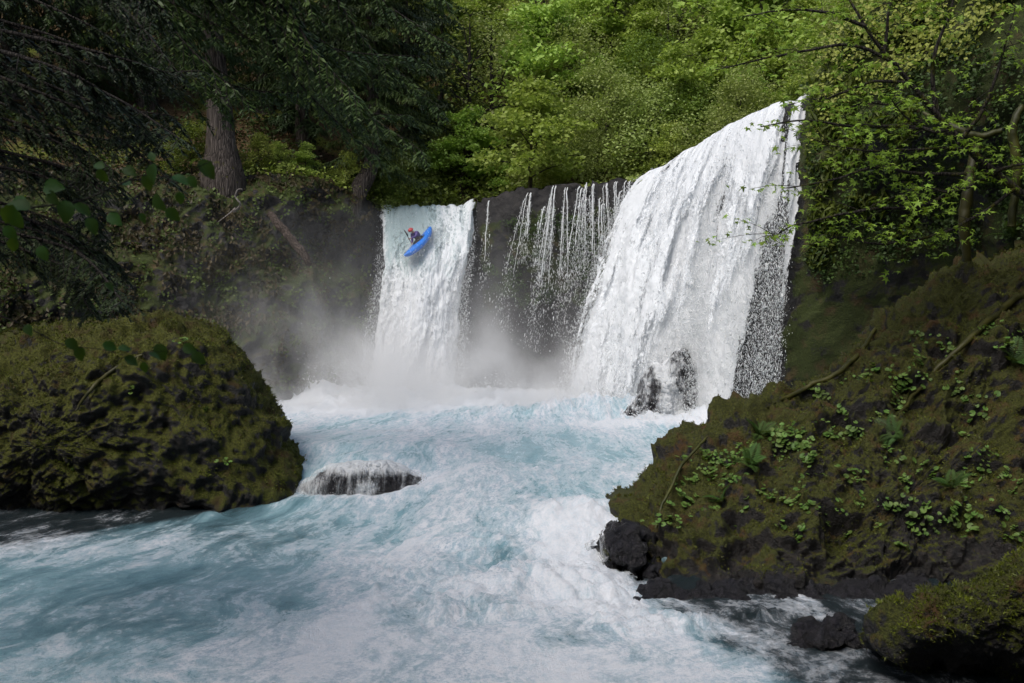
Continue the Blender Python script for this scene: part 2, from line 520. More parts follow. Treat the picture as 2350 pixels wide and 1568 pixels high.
# smooth the terraces a little
for _ in range(3):
    lv[1:-1] = (lv[:-2] + lv[1:-1] * 2 + lv[2:]) / 4
p3 = np.stack([X, Y, 0 * X], -1)
# flow-stretched coordinates
warp = fbm(p3, 3, 0.25, off=3.0)
warp2 = fbm(p3, 3, 0.25, off=31.0)
FTH = np.arctan2(X - 1.5, 57.0 - Y) * 26.0
FR = np.hypot(X - 1.5, 57.0 - Y)
fx = FTH + 1.1 * warp
fy = (FR + 1.6 * warp2) * 0.36
fp = np.stack([fx, fy, 0 * X], -1)
turb = 0.35 + 0.65 * smooth(34, 22, Y) * smooth(-9.5, -3.5, X)              # rapids below the pool
turb += 0.9 * smooth(36.5, 41, Y) * smooth(-15, -10, X)                      # under the falls
calm_l = smooth(-3.5, -8.5, X) * smooth(24, 28, Y) * smooth(33, 30, Y)
calm_r = smooth(-0.5, 1.3, X - (2.2 + (22.4 - Y) * .36) + .5 * fbm(p3, 3, .6)) * smooth(23.8, 22.8, Y)
turb = np.clip(turb * (1 - 0.75 * calm_l) * (1 - 0.5 * calm_r), 0.12, 2)
big = ridged(fp, 3, 0.42, off=2.0)
mid = ridged(fp + 0.35 * fbm(fp, 2, 1.1)[..., None], 4, 1.25, off=8.0)
fin = ridged(fp, 4, 3.6, off=12.0, gain=0.6)
fin2 = fbm(p3, 3, 7.0, off=14.0)
hgt = 0.15 * big + 0.13 * mid + 0.10 * fin + 0.06 * fin2
z = lv + hgt * turb * (1 + .7 * smooth(26, 20, Y) * smooth(-6, -1, X))
# boiling mounds at the feet of the falls
for (cx, cy, rx, ry, hz) in ((-5.2, 46.0, 5.0, 2.2, 0.42), (0.8, 45.5, 4.0, 1.6, 0.25), (4.0, 40.5, 3.8, 2.0, 0.55), (7.6, 37.2, 3.0, 1.6, 0.5), (-9.5, 45.3, 1.6, 1.0, .5)):
    r2 = ((X - cx) / rx) ** 2 + ((Y - cy) / ry) ** 2
    z += hz * np.exp(-r2) * (0.75 + 0.45 * mid + 0.35 * fin + 0.5 * fbm(p3, 4, 0.9, off=44.0))
# standing waves / crest of the tongue going round the right boulder
for (px, py, zz, rx, ry, hz) in ((1340, 1215, -1.0, 1.6, 1.4, 0.42), (1230, 1350, -1.5, 1.7, .9, .28), (1100, 1440, -1.8, 1.5, .7, .25), (1500, 1480, -1.9, 1.6, .8, .12),
                                 (480, 1200, -1.6, .5, .3, .16), (860, 1150, -1.3, 3.0, .5, .12), (1750, 1470, -2, 1.2, .5, .18)):
    c3 = PZ(px, py, zz)
    r2 = ((X - c3[0]) / rx) ** 2 + ((Y - c3[1]) / ry) ** 2
    z += hz * np.exp(-r2) * (1 + 0.8 * mid)
# hump where the river pours over the drowned boulder
rx_, ry_ = 2.7, 1.5
r2 = ((X - ROCKC[0]) / rx_) ** 2 + ((Y - ROCKC[1] - 1.15) / ry_) ** 2
z = np.maximum(z, -1.5 + 1.42 * np.exp(-r2 ** 1.5 * 0.8) + 0.03 * fin)
# aeration (milky turquoise against dark clear water, the left dark strip also painting the cliff's reflection) and foam
ahh = 0.74 + 0.22 * fbm(fp, 4, 0.35, off=5.0) + 0.12 * mid
ahh += 0.4 * smooth(29, 37, Y) - .14 * smooth(-1, -6, X) * smooth(31, 26, Y)
ahh -= 0.95 * calm_l * smooth(-7.0, -10.5, X + 3.5 * smooth(30.5, 27, Y)) + 0.25 * calm_l  # dark strip by the left boulder, clear water coloured as the dark cliff's reflection
ahh -= 0.85 * calm_r + 0.8 * smooth(7.5, 9.5, X) * smooth(23, 21, Y)
dkp = PZ(900, 993, 0)
ahh -= 0.9 * np.exp(-((X - dkp[0]) / 1.9) ** 2 - ((Y - dkp[1]) / .45) ** 2)
aer = np.clip(ahh, 0, 1)
foam = 0.22 + 0.62 * fbm(fp, 4, 0.45, off=21.0) + 0.35 * mid * 0.6 + 0.15 * big
foam += 0.75 * smooth(39, 44.5, Y) * smooth(-14, -10, X) + 0.12 * smooth(32, 30, Y) * smooth(-6.8, -4, X)
foam += 0.26 * smooth(27, 20, Y) * np.exp(-((X - 0.6 - 0.1 * (20 - Y)) / 3.3) ** 2)
for (px, py, zz, rx, ry, a) in ((860, 1150, -1.4, 3.3, .7, .55), (1500, 985, 0, 3.5, 1.2, .6), (1700, 985, 0, 2.0, 1.0, .5), (1330, 1300, -1.4, 1.2, 2.2, .55), (1400, 1480, -2, 1.5, 1.2, .15),
                                (1150, 1200, -1.2, 1.5, 2.5, .2), (760, 960, 0, 2.2, 1.5, .3), (1250, 1420, -1.9, 1.6, .9, .3)):
    c3 = PZ(px, py, zz)
    foam += a * np.exp(-((X - c3[0]) / rx) ** 2 - ((Y - c3[1]) / ry) ** 2)
foam -= 0.35 * calm_l + 0.45 * calm_r + 0.35 * smooth(8, 10, X) * smooth(22, 20, Y) + .25 * smooth(-5, -9, X) * smooth(26, 23, Y)
foam += .10 * smooth(30, 36, Y)
foam -= 0.10 * smooth(36, 34, Y) * smooth(29, 31, Y) * smooth(-2, 0, X)
for (px, py, rx, ry, a) in ((1330, 1510, .75, .9, .45), (1150, 1330, .9, 1.3, .15), (640, 1430, 1.2, .9, .2), (1500, 1560, .8, .5, .25)):
    c3 = PZ(px, py, -1.9)
    foam -= a * np.exp(-((X - c3[0]) / rx) ** 2 - ((Y - c3[1]) / ry) ** 2); aer = np.clip(aer - .6 * a * np.exp(-((X - c3[0]) / rx) ** 2 - ((Y - c3[1]) / ry) ** 2), 0, 1)
foam = np.clip(foam, 0, 1)
V = np.stack([X, Y, z], -1)

def mat_water():
    t = NT('whitewater')
    pos = t.geo()
    fl_ = t.uv(); wv = t.noise(t.mapv(pos, (0.4, 0.4, 0.4)), 1.0, 1, 0.5, out='Color')
    vm = t.n('ShaderNodeVectorMath', operation='MULTIPLY_ADD'); t.set(vm, 0, wv); vm.inputs[1].default_value = (1.2, 1.2, 0); t.set(vm, 2, fl_)
    st = t.mapv(vm.outputs[0], (1.0, 0.42, 1.0))
    a = t.noise(t.mapv(vm.outputs[0], (1.0, 0.26, 1.0)), 1.3, 7, 0.66, 0.15)
    b = t.noise(st, 5.5, 6, 0.72, 0.3)
    rid = t.noise(st, 2.3, 7, 0.70, 0.45)
    fil = t.math('SUBTRACT', 1.0, t.math('MULTIPLY', t.math('ABSOLUTE', t.math('SUBTRACT', rid, 0.5)), 9.0), clamp=True)   # thin filaments
    fil2r = t.noise(st, 7.0, 5, 0.7, 0.6)
    fil2 = t.math('SUBTRACT', 1.0, t.math('MULTIPLY', t.math('ABSOLUTE', t.math('SUBTRACT', fil2r, 0.5)), 10.0), clamp=True)
    gr = t.noise(pos, 24, 5, 0.8)
    fo = t.attr('foam'); ae = t.attr('aeration')
    f = t.math('MULTIPLY_ADD', a, 1.7, t.math('MULTIPLY_ADD', b, 1.0, -1.35))
    f = t.math('ADD', f, fo)
    m = t.ss(f, 0.10, 1.15)
    m = t.math('ADD', m, t.math('MULTIPLY', t.ss(gr, .56, .70), t.ss(f, -.1, .7, 0, .55)), clamp=True)  # thresholded noise paints sparkle as tiny white specks
    m = t.math('ADD', m, t.math('MULTIPLY', t.math('MULTIPLY', fil, 0.28), t.ss(f, 0.0, 0.6)), clamp=True)
    m = t.math('ADD', m, t.math('MULTIPLY', t.math('MULTIPLY', fil2, 0.22), t.ss(f, 0.0, 0.6)), clamp=True)
    deep = t.mix(t.ss(t.math('MULTIPLY_ADD', ae, .45, a), 0.45, 1.15), (0.15, 0.35, 0.43), (0.46, 0.68, 0.76))
    dark = (0.012, 0.022, 0.026)
    ae2 = t.math('MULTIPLY_ADD', t.math('SUBTRACT', a, 0.5), 0.9, ae)
    col = t.mix(t.ss(ae2, 0.1, 0.75), dark, deep)
    gf = t.noise(pos, 13.0, 6, 0.8, 0.2)
    fc = t.mix(t.ss(t.math('MULTIPLY_ADD', gf, .6, t.math('MULTIPLY', b, .5)), .44, .62), t.mix(t.ss(fo, .55, .95), (0.40, 0.53, 0.64), (.76, .83, .90)), (0.88, 0.91, 0.96))
    col = t.mix(m, col, fc)
    rough = t.math('MULTIPLY_ADD', m, 0.42, 0.16)
    gr = t.noise(pos, 24, 5, 0.8)
    h = t.math('ADD', t.math('MULTIPLY', t.math('ADD', b, t.math('MULTIPLY', fil, 0.2)), .7), t.math('MULTIPLY', gr, 1.0))
    bp = t.bump(h, 0.9, 0.09)
    n = t.n('ShaderNodeBsdfPrincipled')
    t.set(n, 'Base Color', col); t.set(n, 'Roughness', rough); t.set(n, 'Normal', bp); t.set(n, 'IOR', 1.33)
    t.set(n, 'Subsurface Weight', 0.0)
    return t.done(n.outputs[0])
M_WATER = mat_water()
me = mesh_np('river', V.reshape(-1, 3), grid_quads(NX, NY)[:, ::-1], mats=[M_WATER])
uvmap(me, np.stack([FTH, FR], -1).reshape(-1, 2))
attr(me, 'foam', foam); attr(me, 'aeration', aer)
tag(link('river', me), 'milky turquoise river with white foam', kind='structure')

# river bed far below, so the place has a floor
bed = mesh_np('river_bed', [(-60, 0, -4), (60, 0, -4), (60, 60, -4), (-60, 60, -4)], quads=[(0, 1, 2, 3)], mats=[M_CLIFF])
attr(bed, 'moss', np.full(4, -1.0))
tag(link('river_bed', bed), 'dark rock floor under the river', kind='structure')

# ================================================================== boulders
def inflate(outline, centre, dfun, front, backb, p=2.6, nth=420, nr=150, noise=None, seed=0.0):
    """solid with the given outline, bulging towards and away from the viewer"""
    o = np.asarray(outline, float); c = np.asarray(centre, float)
    o2 = np.concatenate([o, o[:1]])
    dens = np.concatenate([o2[i] + (o2[i + 1] - o2[i]) * np.linspace(0, 1, 60, endpoint=False)[:, None] for i in range(len(o))])
    ang = np.arctan2(dens[:, 1] - c[1], dens[:, 0] - c[0]); rr = np.linalg.norm(dens - c, axis=1)
    k = np.argsort(ang); ang, rr = ang[k], rr[k]
    th = np.linspace(-math.pi, math.pi, nth, endpoint=False)
    R = np.interp(th, np.concatenate([ang - 2 * math.pi, ang, ang + 2 * math.pi]), np.tile(rr, 3))
    w = np.hanning(9); w /= w.sum()
    R = np.convolve(np.pad(R, 4, mode='wrap'), w, 'valid')
    rho_f = 1 - (1 - np.linspace(0.004, 1, nr)) ** 1.35
    rho_b = 1 - (1 - np.linspace(1, 0.01, nr // 4)) ** 1.2
    rows = []
    for rho, sgn, b in [(r_, -1, front) for r_ in rho_f] + [(r_, 1, backb) for r_ in rho_b[1:]]:
        px = c[0] + rho * R * np.cos(th); py = c[1] + rho * R * np.sin(th)
        d = dfun(px, py) + sgn * b * (1 - rho ** p) ** (1 / p)
        rows.append(P(px, py, d))
    G = np.array(rows)
    N = grid_normals(G, wrap=True)
    cen = G.reshape(-1, 3).mean(0)
    if ((G - cen) * N).sum() < 0: N = -N
    if noise is not None:
        G = G + N * noise(G)[..., None]
    quads = grid_quads(nth, len(rows), wrap=True)
    return G, N, quads

def rock_obj(name, G, quads, mat, moss, label, cat, group=None):
    me = mesh_np(name, G.reshape(-1, 3), quads, mats=[mat])
    # outward winding
    cen = Vector(G.reshape(-1, 3).mean(0)); pol = me.polygons[len(me.polygons) // 7]
    if (pol.center - cen).dot(pol.normal) < 0: me.flip_normals()
    attr(me, 'moss', moss)
    o = link(name, me)
    return tag(o, label, cat, group)

def craggy(a_big, a_cell, a_small, off, cell=0.6, small=3.0):
    def f(G):
        f1, fe, rid = worley(G + 0.35 * fbm(G, 2, 0.7, off=off)[..., None], cell, off)
        g1, ge, gid = worley(G + 0.12 * fbm(G, 2, 2.2, off=off)[..., None], cell * 3.1, off + 4)
        return (a_big * fbm(G, 4, 0.35, off=off) + a_cell * ((rid - 0.5) * smooth(0, .28, fe) * 1.5)
                + a_cell * 0.45 * ((gid - 0.5) * smooth(0, .25, ge)) + a_small * ridged(G, 4, small, off=off) + 1.3 * a_small * fbm(G, 2, 1.6, off=off + 2) + .6 * a_small * (.5 - worley(G, 4.2, off)[0]) + a_small * .5 * fbm(G, 3, small * 4, off=off))
    return f

M_BOULD_L = mat_rock('mossy boulder left', dark=(0.006, 0.006, 0.006), light=(0.022, 0.018, 0.016), moss_a=(0.020, 0.022, 0.003), moss_b=(0.085, 0.092, 0.009),
                     moss_c=(0.035, 0.020, 0.006), cover=0.44, up=0.48, wet_z=-1.5, bmp=0.10)
M_BOULD_R = mat_rock('mossy boulder right', dark=(0.007, 0.007, 0.007), light=(0.028, 0.023, 0.021), moss_a=(0.015, 0.016, 0.002), moss_b=(0.062, 0.070, 0.008),
                     moss_c=(0.055, 0.028, 0.009), cover=0.36, up=0.46, wet_z=-1.6, bmp=0.12)
M_WETROCK = mat_rock('wet river rock', dark=(0.008, 0.008, 0.010), light=(0.028, 0.026, 0.03), cover=-0.6, up=0.2, wet_z=-9, gloss=0.14, bmp=0.12, fine=1.6)

out_l = [(-520, 900), (-420, 810), (-200, 790), (0, 800), (90, 765), (200, 745), (330, 742), (440, 745), (510, 770), (555, 825), (592, 880), (622, 930), (645, 990),
         (660, 1040), (675, 1085), (705, 1130), (735, 1168), (700, 1215), (400, 1260), (0, 1290), (-500, 1290)]
GL, NL, QL = inflate(out_l, (100, 1020), lambda px, py: 32.6 + 0 * px, 3.6, 4.5, p=2.1, nth=460, nr=150, noise=craggy(0.4, 0.40, 0.14, 3.3, 0.9, 2.4))
mossl = np.clip(0.10 * fbm(GL, 3, 0.5, off=2) + 0.05 * smooth(0.5, 3.5, GL[..., 2]) + 0.10 * np.exp(-((GL[..., 2] + 0.4) / .5) ** 2), -.3, .4)
boulder_l = rock_obj('mossy_boulder', GL, QL, M_BOULD_L, mossl, 'huge rounded moss-covered boulder standing in the river left of the rapid', 'boulder')

out_r = [(1400, 1300), (1385, 1218), (1420, 1175), (1480, 1118), (1500, 1075), (1545, 1040), (1600, 985), (1660, 948), (1740, 915), (1800, 888), (1880, 848), (1975, 805), (2015, 755), (2075, 700),
         (2160, 640), (2350, 560), (2700, 480), (3300, 700), (3300, 1650), (2350, 1500), (1800, 1455), (1450, 1430), (1410, 1390)]
GR, NR_, QR = inflate(out_r, (2080, 1130), lambda px, py: np.interp(py, [480, 700, 950, 1200, 1400, 1650], [31, 29.5, 27.8, 25.4, 23.6, 22]), 2.3, 4.0, p=2.6, nth=600, nr=180,
                      noise=craggy(0.6, 0.70, 0.19, 7.7, 0.85, 2.0))
zr_ = GR[..., 2]
mossr = np.clip(0.12 * fbm(GR, 3, 0.45, off=6) + 0.06 * smooth(-0.5, 3, zr_) - 0.35 * smooth(-0.5, -1.5, zr_ + 1.6 * fbm(GR, 4, .5, off=9.)), -.5, .4)
boulder_r = rock_obj('mossy_boulder', GR, QR, M_BOULD_R, mossr, 'broad sloping mossy boulder covered in round-leaved plants, right bank', 'boulder')

def small_rock(name, outline, centre, d, fr, bk, mat, label, cat='rock', nth=110, nr=40, off=1.0, a=(.25, .18, .05), moss=0.0, p=2.4, cell=1.2, lean=0.0):
    G, N, Q = inflate(outline, centre, (lambda px, py: d + lean * (centre[1] - py)), fr, bk, p=p, nth=nth, nr=nr, noise=craggy(a[0], a[1], a[2], off, cell, 4.0))
    return rock_obj(name, G, Q, mat, np.full(G.shape[:-1], moss), label, cat), G

low_rock, GB = small_rock('mossy_rock', [(1985, 1440), (2060, 1400), (2130, 1375), (2200, 1365), (2260, 1320), (2340, 1280), (2450, 1240), (2700, 1240), (2700, 1620), (2450, 1580), (2240, 1530), (2050, 1500), (1960, 1480)],
           (2330, 1430), 17.2, 1.6, 1.6, M_BOULD_R, 'low mossy rock ledge at the lower right edge, below the broad boulder', nth=220, nr=80, off=21.0, a=(.25, .34, .09), moss=0.05, cell=1.3)
small_rock('wet_rock', [(1800, 1475), (1822, 1448), (1850, 1430), (1905, 1437), (1950, 1425), (1975, 1470), (2040, 1490), (1940, 1520), (1830, 1515), (1790, 1500)], (1890, 1480), 18.6, .5, .5, M_WETROCK,
           'small black wet rock awash between the rapid and the low mossy ledge', off=33.0, a=(.14, .26, .08), cell=2.2)
small_rock('wet_rock', [(30, 1568), (80, 1535), (130, 1532), (160, 1560), (170, 1620), (90, 1640), (20, 1620)], (95, 1585), 17.5, .4, .4, M_WETROCK,
           'small dark stone just breaking the water in the bottom left corner', off=43.0, a=(.08, .06, .02))
chute_rock, GC = small_rock('wet_rock', [(1362, 1392), (1346, 1350), (1356, 1300), (1378, 1262), (1395, 1225), (1450, 1205), (1540, 1300), (1620, 1390), (1600, 1425), (1450, 1415)], (1450, 1330), 24.2, 1.5, 1.2, M_WETROCK,
           'black craggy wet rock point where the river races round the broad boulder', off=53.0, a=(.3, .42, .10), nth=170, nr=64, cell=1.5)
base_rock, GBR = small_rock('wet_rock', [(1405, 988), (1428, 950), (1462, 915), (1476, 868), (1498, 838), (1522, 846), (1548, 815), (1578, 796), (1592, 850), (1610, 905), (1640, 960), (1650, 1010), (1500, 1010)],
           (1535, 935), 39.0, 1.0, 1.5, M_WETROCK, 'grey pointed rock at the foot of the tall right waterfall', off=63.0, a=(.12, .2, .06), nth=170, nr=64, cell=1.3)
drown, GD = small_rock('wet_rock', [(668, 1148), (695, 1112), (750, 1082), (820, 1064), (890, 1068), (970, 1096), (1045, 1134), (1030, 1165), (850, 1180), (690, 1170)], (850, 1120), 31.7, 1.1, 1.2, M_WETROCK,
           'drowned dark boulder in midstream with the river pouring over it', off=73.0, a=(.12, .1, .04), nth=190, nr=70, cell=1.2)

# black broken stones along the foot of the broad boulder
for k, (px, py, w, h, lb) in enumerate(((1505, 1378, 62, 48, 'next to the craggy rock point'), (1600, 1382, 56, 42, 'second along the foot of the broad boulder from the rock point'), (1690, 1380, 72, 52, 'under the brown crack of the broad boulder'),
        (1795, 1376, 64, 62, 'tallest of the stones along the foot of the broad boulder'), (1885, 1388, 58, 40, 'between the tallest foot stone and the slanting one'), (1975, 1380, 70, 56, 'slanting at the foot of the broad boulder'), (2080, 1378, 60, 46, 'nearly hidden in the dark corner behind the low mossy ledge'))):
    rg = np.random.default_rng(500 + k); a = np.linspace(0, 2 * math.pi, 9, endpoint=False) + rg.uniform(0, .6)
    ol = [(px + w * math.cos(t_) * rg.uniform(.7, 1.15), py - h * math.sin(t_) * rg.uniform(.7, 1.2)) for t_ in a]
    small_rock('wet_rock', ol, (px, py), 21.5, .45, .8, M_WETROCK, 'black wet stone ' + lb, nth=70, nr=24, off=80.0 + 3 * k, a=(.12, .26, .06), cell=2.0, lean=.008)
# ================================================================== waterfalls
def mat_fall(name, lo=1.30, hi=1.46, top=1.0, tint=(0.86, 0.89, 0.92), holes=True, deepcol=(0.46, 0.58, 0.60)):
    t = NT(name)
    uv = t.uv()
    w = t.noise(uv, 0.35, 3, 0.5, out='Color')
    vm = t.n('ShaderNodeVectorMath', operation='MULTIPLY_ADD'); t.set(vm, 0, w); vm.inputs[1].default_value = (1.1, 0.8, 0); t.set(vm, 2, uv)
    st = t.mapv(vm.outputs[0], (1.0, 0.22, 1.0))
    a = t.noise(st, 2.2, 6, 0.7, 0.3)
    st2 = t.mapv(vm.outputs[0], (1.0, 0.45, 1.0))
    b = t.noise(st2, 7.5, 5, 0.75, 0.2)
    g = t.noise(t.mapv(uv, (1, .55, 1)), 11.0, 4, 0.8)
    den = t.attr('thickness'); sol = t.attr('glassy')
    k = t.math('MULTIPLY_ADD', a, 1.1, t.math('MULTIPLY_ADD', b, 0.8, t.math('MULTIPLY', g, 0.9)))       # mean about 1.35
    alpha = t.ss(t.math('ADD', k, t.math('MULTIPLY', t.math('SUBTRACT', den, 0.5), 2.2)), lo, hi, 0.0, top)
    col = t.mix(t.ss(t.math('SUBTRACT', k, t.math('MULTIPLY', sol, 0.75)), 0.75, 1.15), deepcol, tint)
    h = t.math('MULTIPLY_ADD', b, 0.8, t.math('MULTIPLY_ADD', g, 0.8, t.math('MULTIPLY', a, 1.2)))
    bp = t.bump(h, 0.5, 0.06)
    bs = t.bsdf(col, 0.5, bp, 0.35)
    tr = t.n('ShaderNodeBsdfTranslucent'); t.set(tr, 'Color', col); t.set(tr, 'Normal', bp)
    sh = t.mixs(0.35, bs, tr.outputs[0])
    tp = t.n('ShaderNodeBsdfTransparent')
    return t.done(t.mixs(alpha, tp.outputs[0], sh))
M_FALL = mat_fall('falling water')
_d = NT('water drops')
_tr = _d.n('ShaderNodeBsdfTranslucent'); _d.set(_tr, 'Color', (0.95, 0.97, 0.98))
M_DROP = _d.done(_d.mixs(0.55, _d.bsdf((0.93, 0.95, 0.96), 0.4, None, 0.5), _tr.outputs[0]))

def droplets(pos, size, direc, stretch):
    """one elongated tetrahedron each"""
    n = len(pos)
    base = np.array([[1, 1, 1], [-1, -1, 1], [-1, 1, -1], [1, -1, -1]], float) * 0.6
    q = RNG.normal(size=(n, 3)); q /= np.linalg.norm(q, axis=1)[:, None]
    d = direc / (np.linalg.norm(direc, axis=1)[:, None] + 1e-9)
    a = np.cross(d, q); a /= np.linalg.norm(a, axis=1)[:, None] + 1e-9
    b = np.cross(d, a)
    V = pos[:, None] + size[:, None, None] * (base[None, :, 0:1] * a[:, None] + base[None, :, 1:2] * b[:, None] + base[None, :, 2:3] * (d * stretch[:, None])[:, None])
    T = np.array([[0, 1, 2], [0, 3, 1], [0, 2, 3], [1, 3, 2]])
    tri = (np.arange(n) * 4)[:, None, None] + T[None]
    return V.reshape(-1, 3), tri.reshape(-1, 3)

def lerp_tab(u, tab):
    tab = np.asarray(tab, float)
    return np.stack([np.interp(u, tab[:, 0], tab[:, k]) for k in range(1, tab.shape[1])], -1)

def fall_grid(C, B, back, nu, nv, up=2.5, lip=0.25, pw=0.55):
    """C crest (nu,3), B foot (nu,3). back: unit vectors upstream. returns (nv,nu,3) and tau per row"""
    tau = np.linspace(-0.16, 1.0, nv)
    G = np.zeros((nv, nu, 3))
    for i, t_ in enumerate(tau):
        if t_ < 0:
            G[i] = C + back * (up * (-t_) / 0.16) + np.array([0, 0, 0.02])
        else:
            hxy = C[:, :2] + (B[:, :2] - C[:, :2]) * (t_ ** pw if pw != 1 else t_)
            zz = C[:, 2] - (C[:, 2] - B[:, 2]) * (t_ ** 1.0)
            G[i, :, :2] = hxy; G[i, :, 2] = zz
    # round the lip
    for _ in range(3):
        k = int(0.16 / 1.16 * nv)
        sl_ = slice(max(k - 10, 1), k + 10)
        G[sl_, :, 2] = (G[max(k - 10, 1) - 1:k + 9, :, 2] + G[sl_, :, 2] + G[max(k - 10, 1) + 1:k + 11, :, 2]) / 3
    return G, tau

def build_fall(root, G, tau, dens_fn, amp, wid, off, glassy_fn=None, ndrop=60000, layers=1, edge_scatter=0.35, drop_fn=None, dsz=1.0):
    nv, nu = G.shape[:2]
    N = grid_normals(G)
    if N[..., 1].mean() > 0: N = -N
    u = np.linspace(0, 1, nu)[None, :] * np.ones((nv, 1)); T_ = tau[:, None] * np.ones((1, nu))
    L = np.cumsum(np.concatenate([[0], np.linalg.norm(np.diff(G[:, nu // 2], axis=0), axis=1)]))
    uvm = np.stack([u * wid, -L[:, None] * np.ones((1, nu)), 0 * u], -1)
    uvw = uvm + np.stack([0.35 * fbm(uvm * [1, .4, 1], 3, 0.6, off=off), 0 * u, 0 * u], -1)
    grow = smooth(-0.1, 0.35, T_)
    for L_ in range(layers):
        o2 = off + 13 * L_
        n1 = fbm(uvw * [1, .30, 1], 4, 0.9, off=o2)
        n2 = fbm(uvw * [1, .45, 1], 4, 2.6, off=o2 + 3, gain=.6)
        n3 = fbm(uvw * [1, .7, 1], 3, 8.0, off=o2 + 6)
        disp = amp * (1.9 * n1 + 0.75 * n2 * (0.4 + grow) + 0.25 * n3) * (0.15 + 0.85 * grow)
        GG = G + N * (disp - 0.22 * L_ + 0.1)[..., None]
        e = np.minimum(u, 1 - u)
        eg = e * wid - (0.04 + .14 * grow) * (1.0 - .25 * L_) + (0.25 + .75 * grow) * 0.75 * fbm(uvw * [1, .55, 1], 5, 1.1, off=o2 + 20, gain=.65)
        den = dens_fn(u, T_) - (.40 if L_ < layers - 1 else 0) + 0.40 * fbm(uvw * [1, .2, 1], 4, 0.7, off=o2 + 9) * grow
        den = np.minimum(den, 1.0) * smooth(-0.1, 0.30, eg) - 0.35 * (1 - smooth(-0.1, 0.30, eg))
        GG = GG - N * ((smooth(0.5, 0.0, e * wid) ** 2) * 0.5)[..., None]
        me = mesh_np('water_sheet', GG.reshape(-1, 3), grid_quads(nu, nv), mats=[M_FALL])
        uvmap(me, uvm[..., :2].reshape(-1, 2) + np.array([3.7 * L_, 1.9 * L_]))
        attr(me, 'thickness', den)
        attr(me, 'glassy', glassy_fn(u, T_) if glassy_fn is not None else np.zeros_like(u))
        link('water_sheet', me, parent=root)
    # drops
    n = ndrop
    ru = RNG.random(n * 3); rt = RNG.random(n * 3) ** 0.8
    w = drop_fn(ru, rt)
    keep = RNG.random(n * 3) < w
    ru, rt = ru[keep][:n], rt[keep][:n]
    n = len(ru)
    cl = ru + RNG.normal(0, 1, n) * edge_scatter / wid * (0.15 + 0.85 * rt) * (RNG.random(n) < 0.5)
    fi = np.clip(cl, 0, 1) * (nu - 1)
    k0 = int(0.16 / 1.16 * nv)
    fj = k0 + rt * (nv - 1 - k0)
    iu = np.clip(fi.astype(int), 0, nu - 2); iv = np.clip(fj.astype(int), 0, nv - 2)
    fu = (fi - iu)[:, None]; fv = (fj - iv)[:, None]
    pos = (G[iv, iu] * (1 - fu) + G[iv, iu + 1] * fu) * (1 - fv) + (G[iv + 1, iu] * (1 - fu) + G[iv + 1, iu + 1] * fu) * fv
    side = (G[iv, iu + 1] - G[iv, iu]) / (np.linalg.norm(G[iv, iu + 1] - G[iv, iu], axis=1)[:, None] + 1e-9)
    pos = pos + side * ((cl - np.clip(cl, 0, 1)) * wid)[:, None]
    dirv = G[iv + 1, iu] - G[iv, iu]
    pos = pos + N[iv, iu] * (np.abs(RNG.normal(0, 1, n)) * amp * (0.5 + 0.9 * rt) + 0.02)[:, None]
    # strands: drops gather along falling threads
    size = RNG.lognormal(math.log(0.0078), 0.5, n) * dsz
    V, t = droplets(pos, size, dirv + RNG.normal(0, .15, (n, 3)) * np.linalg.norm(dirv, axis=1)[:, None], 1.3 + 3.0 * RNG.random(n))
    me = mesh_np('spray', V, tris=t, shade=True, mats=[M_DROP])
    o = link('spray', me, parent=root); o['kind'] = 'stuff'

# ---- left fall, where the kayaker drops
fl = np.array([(480, 861, 1099), (520, 868, 1092), (560, 873, 1084), (600, 875, 1077), (650, 872, 1066), (700, 862, 1062), (760, 852, 1060), (830, 846, 1052), (900, 836, 1058), (940, 828, 1064)], float)
nu, nv = 150, 200
tau = np.linspace(-0.16, 1, nv)
G = np.zeros((nv, nu, 3))
uu = np.linspace(0, 1, nu)
lipz = P(0, 481, 50.4)[2]
for i, t_ in enumerate(tau):
    py = np.interp(t_, [0, 1], [481, 935])
    Lx, Rx = np.interp(py, fl[:, 0], fl[:, 1]), np.interp(py, fl[:, 0], fl[:, 2])
    ww_ = 9 * smooth(0, .25, max(t_, 0)); Lx -= ww_; Rx += ww_
    px = Lx + (Rx - Lx) * uu
    thr = 3.2 * max(t_, 0) ** 0.55
    d = 50.4 - thr - 0.9 * np.sin(uu * math.pi) * smooth(0.0, 0.4, max(t_, 0)) - 0.15 * uu
    if t_ < 0: d = d + 3.0 * (-t_) / 0.16
    G[i] = P(px, py, d)
    if t_ < 0:
        G[i, :, 2] = lipz
    rt_ = smooth(0.80, 1.0, uu) * max(0, 1 - max(t_, 0) / 0.10)
    G[i, :, 2] += 0.40 * rt_ + (0.34 * fbm(np.stack([uu * 7, uu * 0 + t_ * 3, 0 * uu], -1), 4, 1.2, gain=.6) + 0.12) * max(0, 1 - max(t_, 0) / 0.12)
for _ in range(4):
    k = int(0.16 / 1.16 * nv); a_, b_ = k - 14, k + 14
    G[a_:b_, :, 2] = (G[a_ - 1:b_ - 1, :, 2] + G[a_:b_, :, 2] + G[a_ + 1:b_ + 1, :, 2]) / 3
left_fall = empty('waterfall', tuple(P(950, 925, 47)), 'narrow straight waterfall of pale water with the kayaker on it', 'waterfall')
left_fall_inv = Matrix.Translation(-Vector(left_fall.location))
def dens_l(u, t): return 0.95 - 0.25 * smooth(0.80, 1.0, u) * smooth(.1, .5, t) - 0.15 * smooth(.15, 0, u)
def glass_l(u, t): return np.clip(smooth(0.5, 0.0, t) * (1.0 - 0.55 * smooth(0.35, 0.75, u)) * smooth(0.0, 0.15, u) + 0.25 * smooth(-.1, .3, t) * smooth(.8, .4, t), 0, 1)
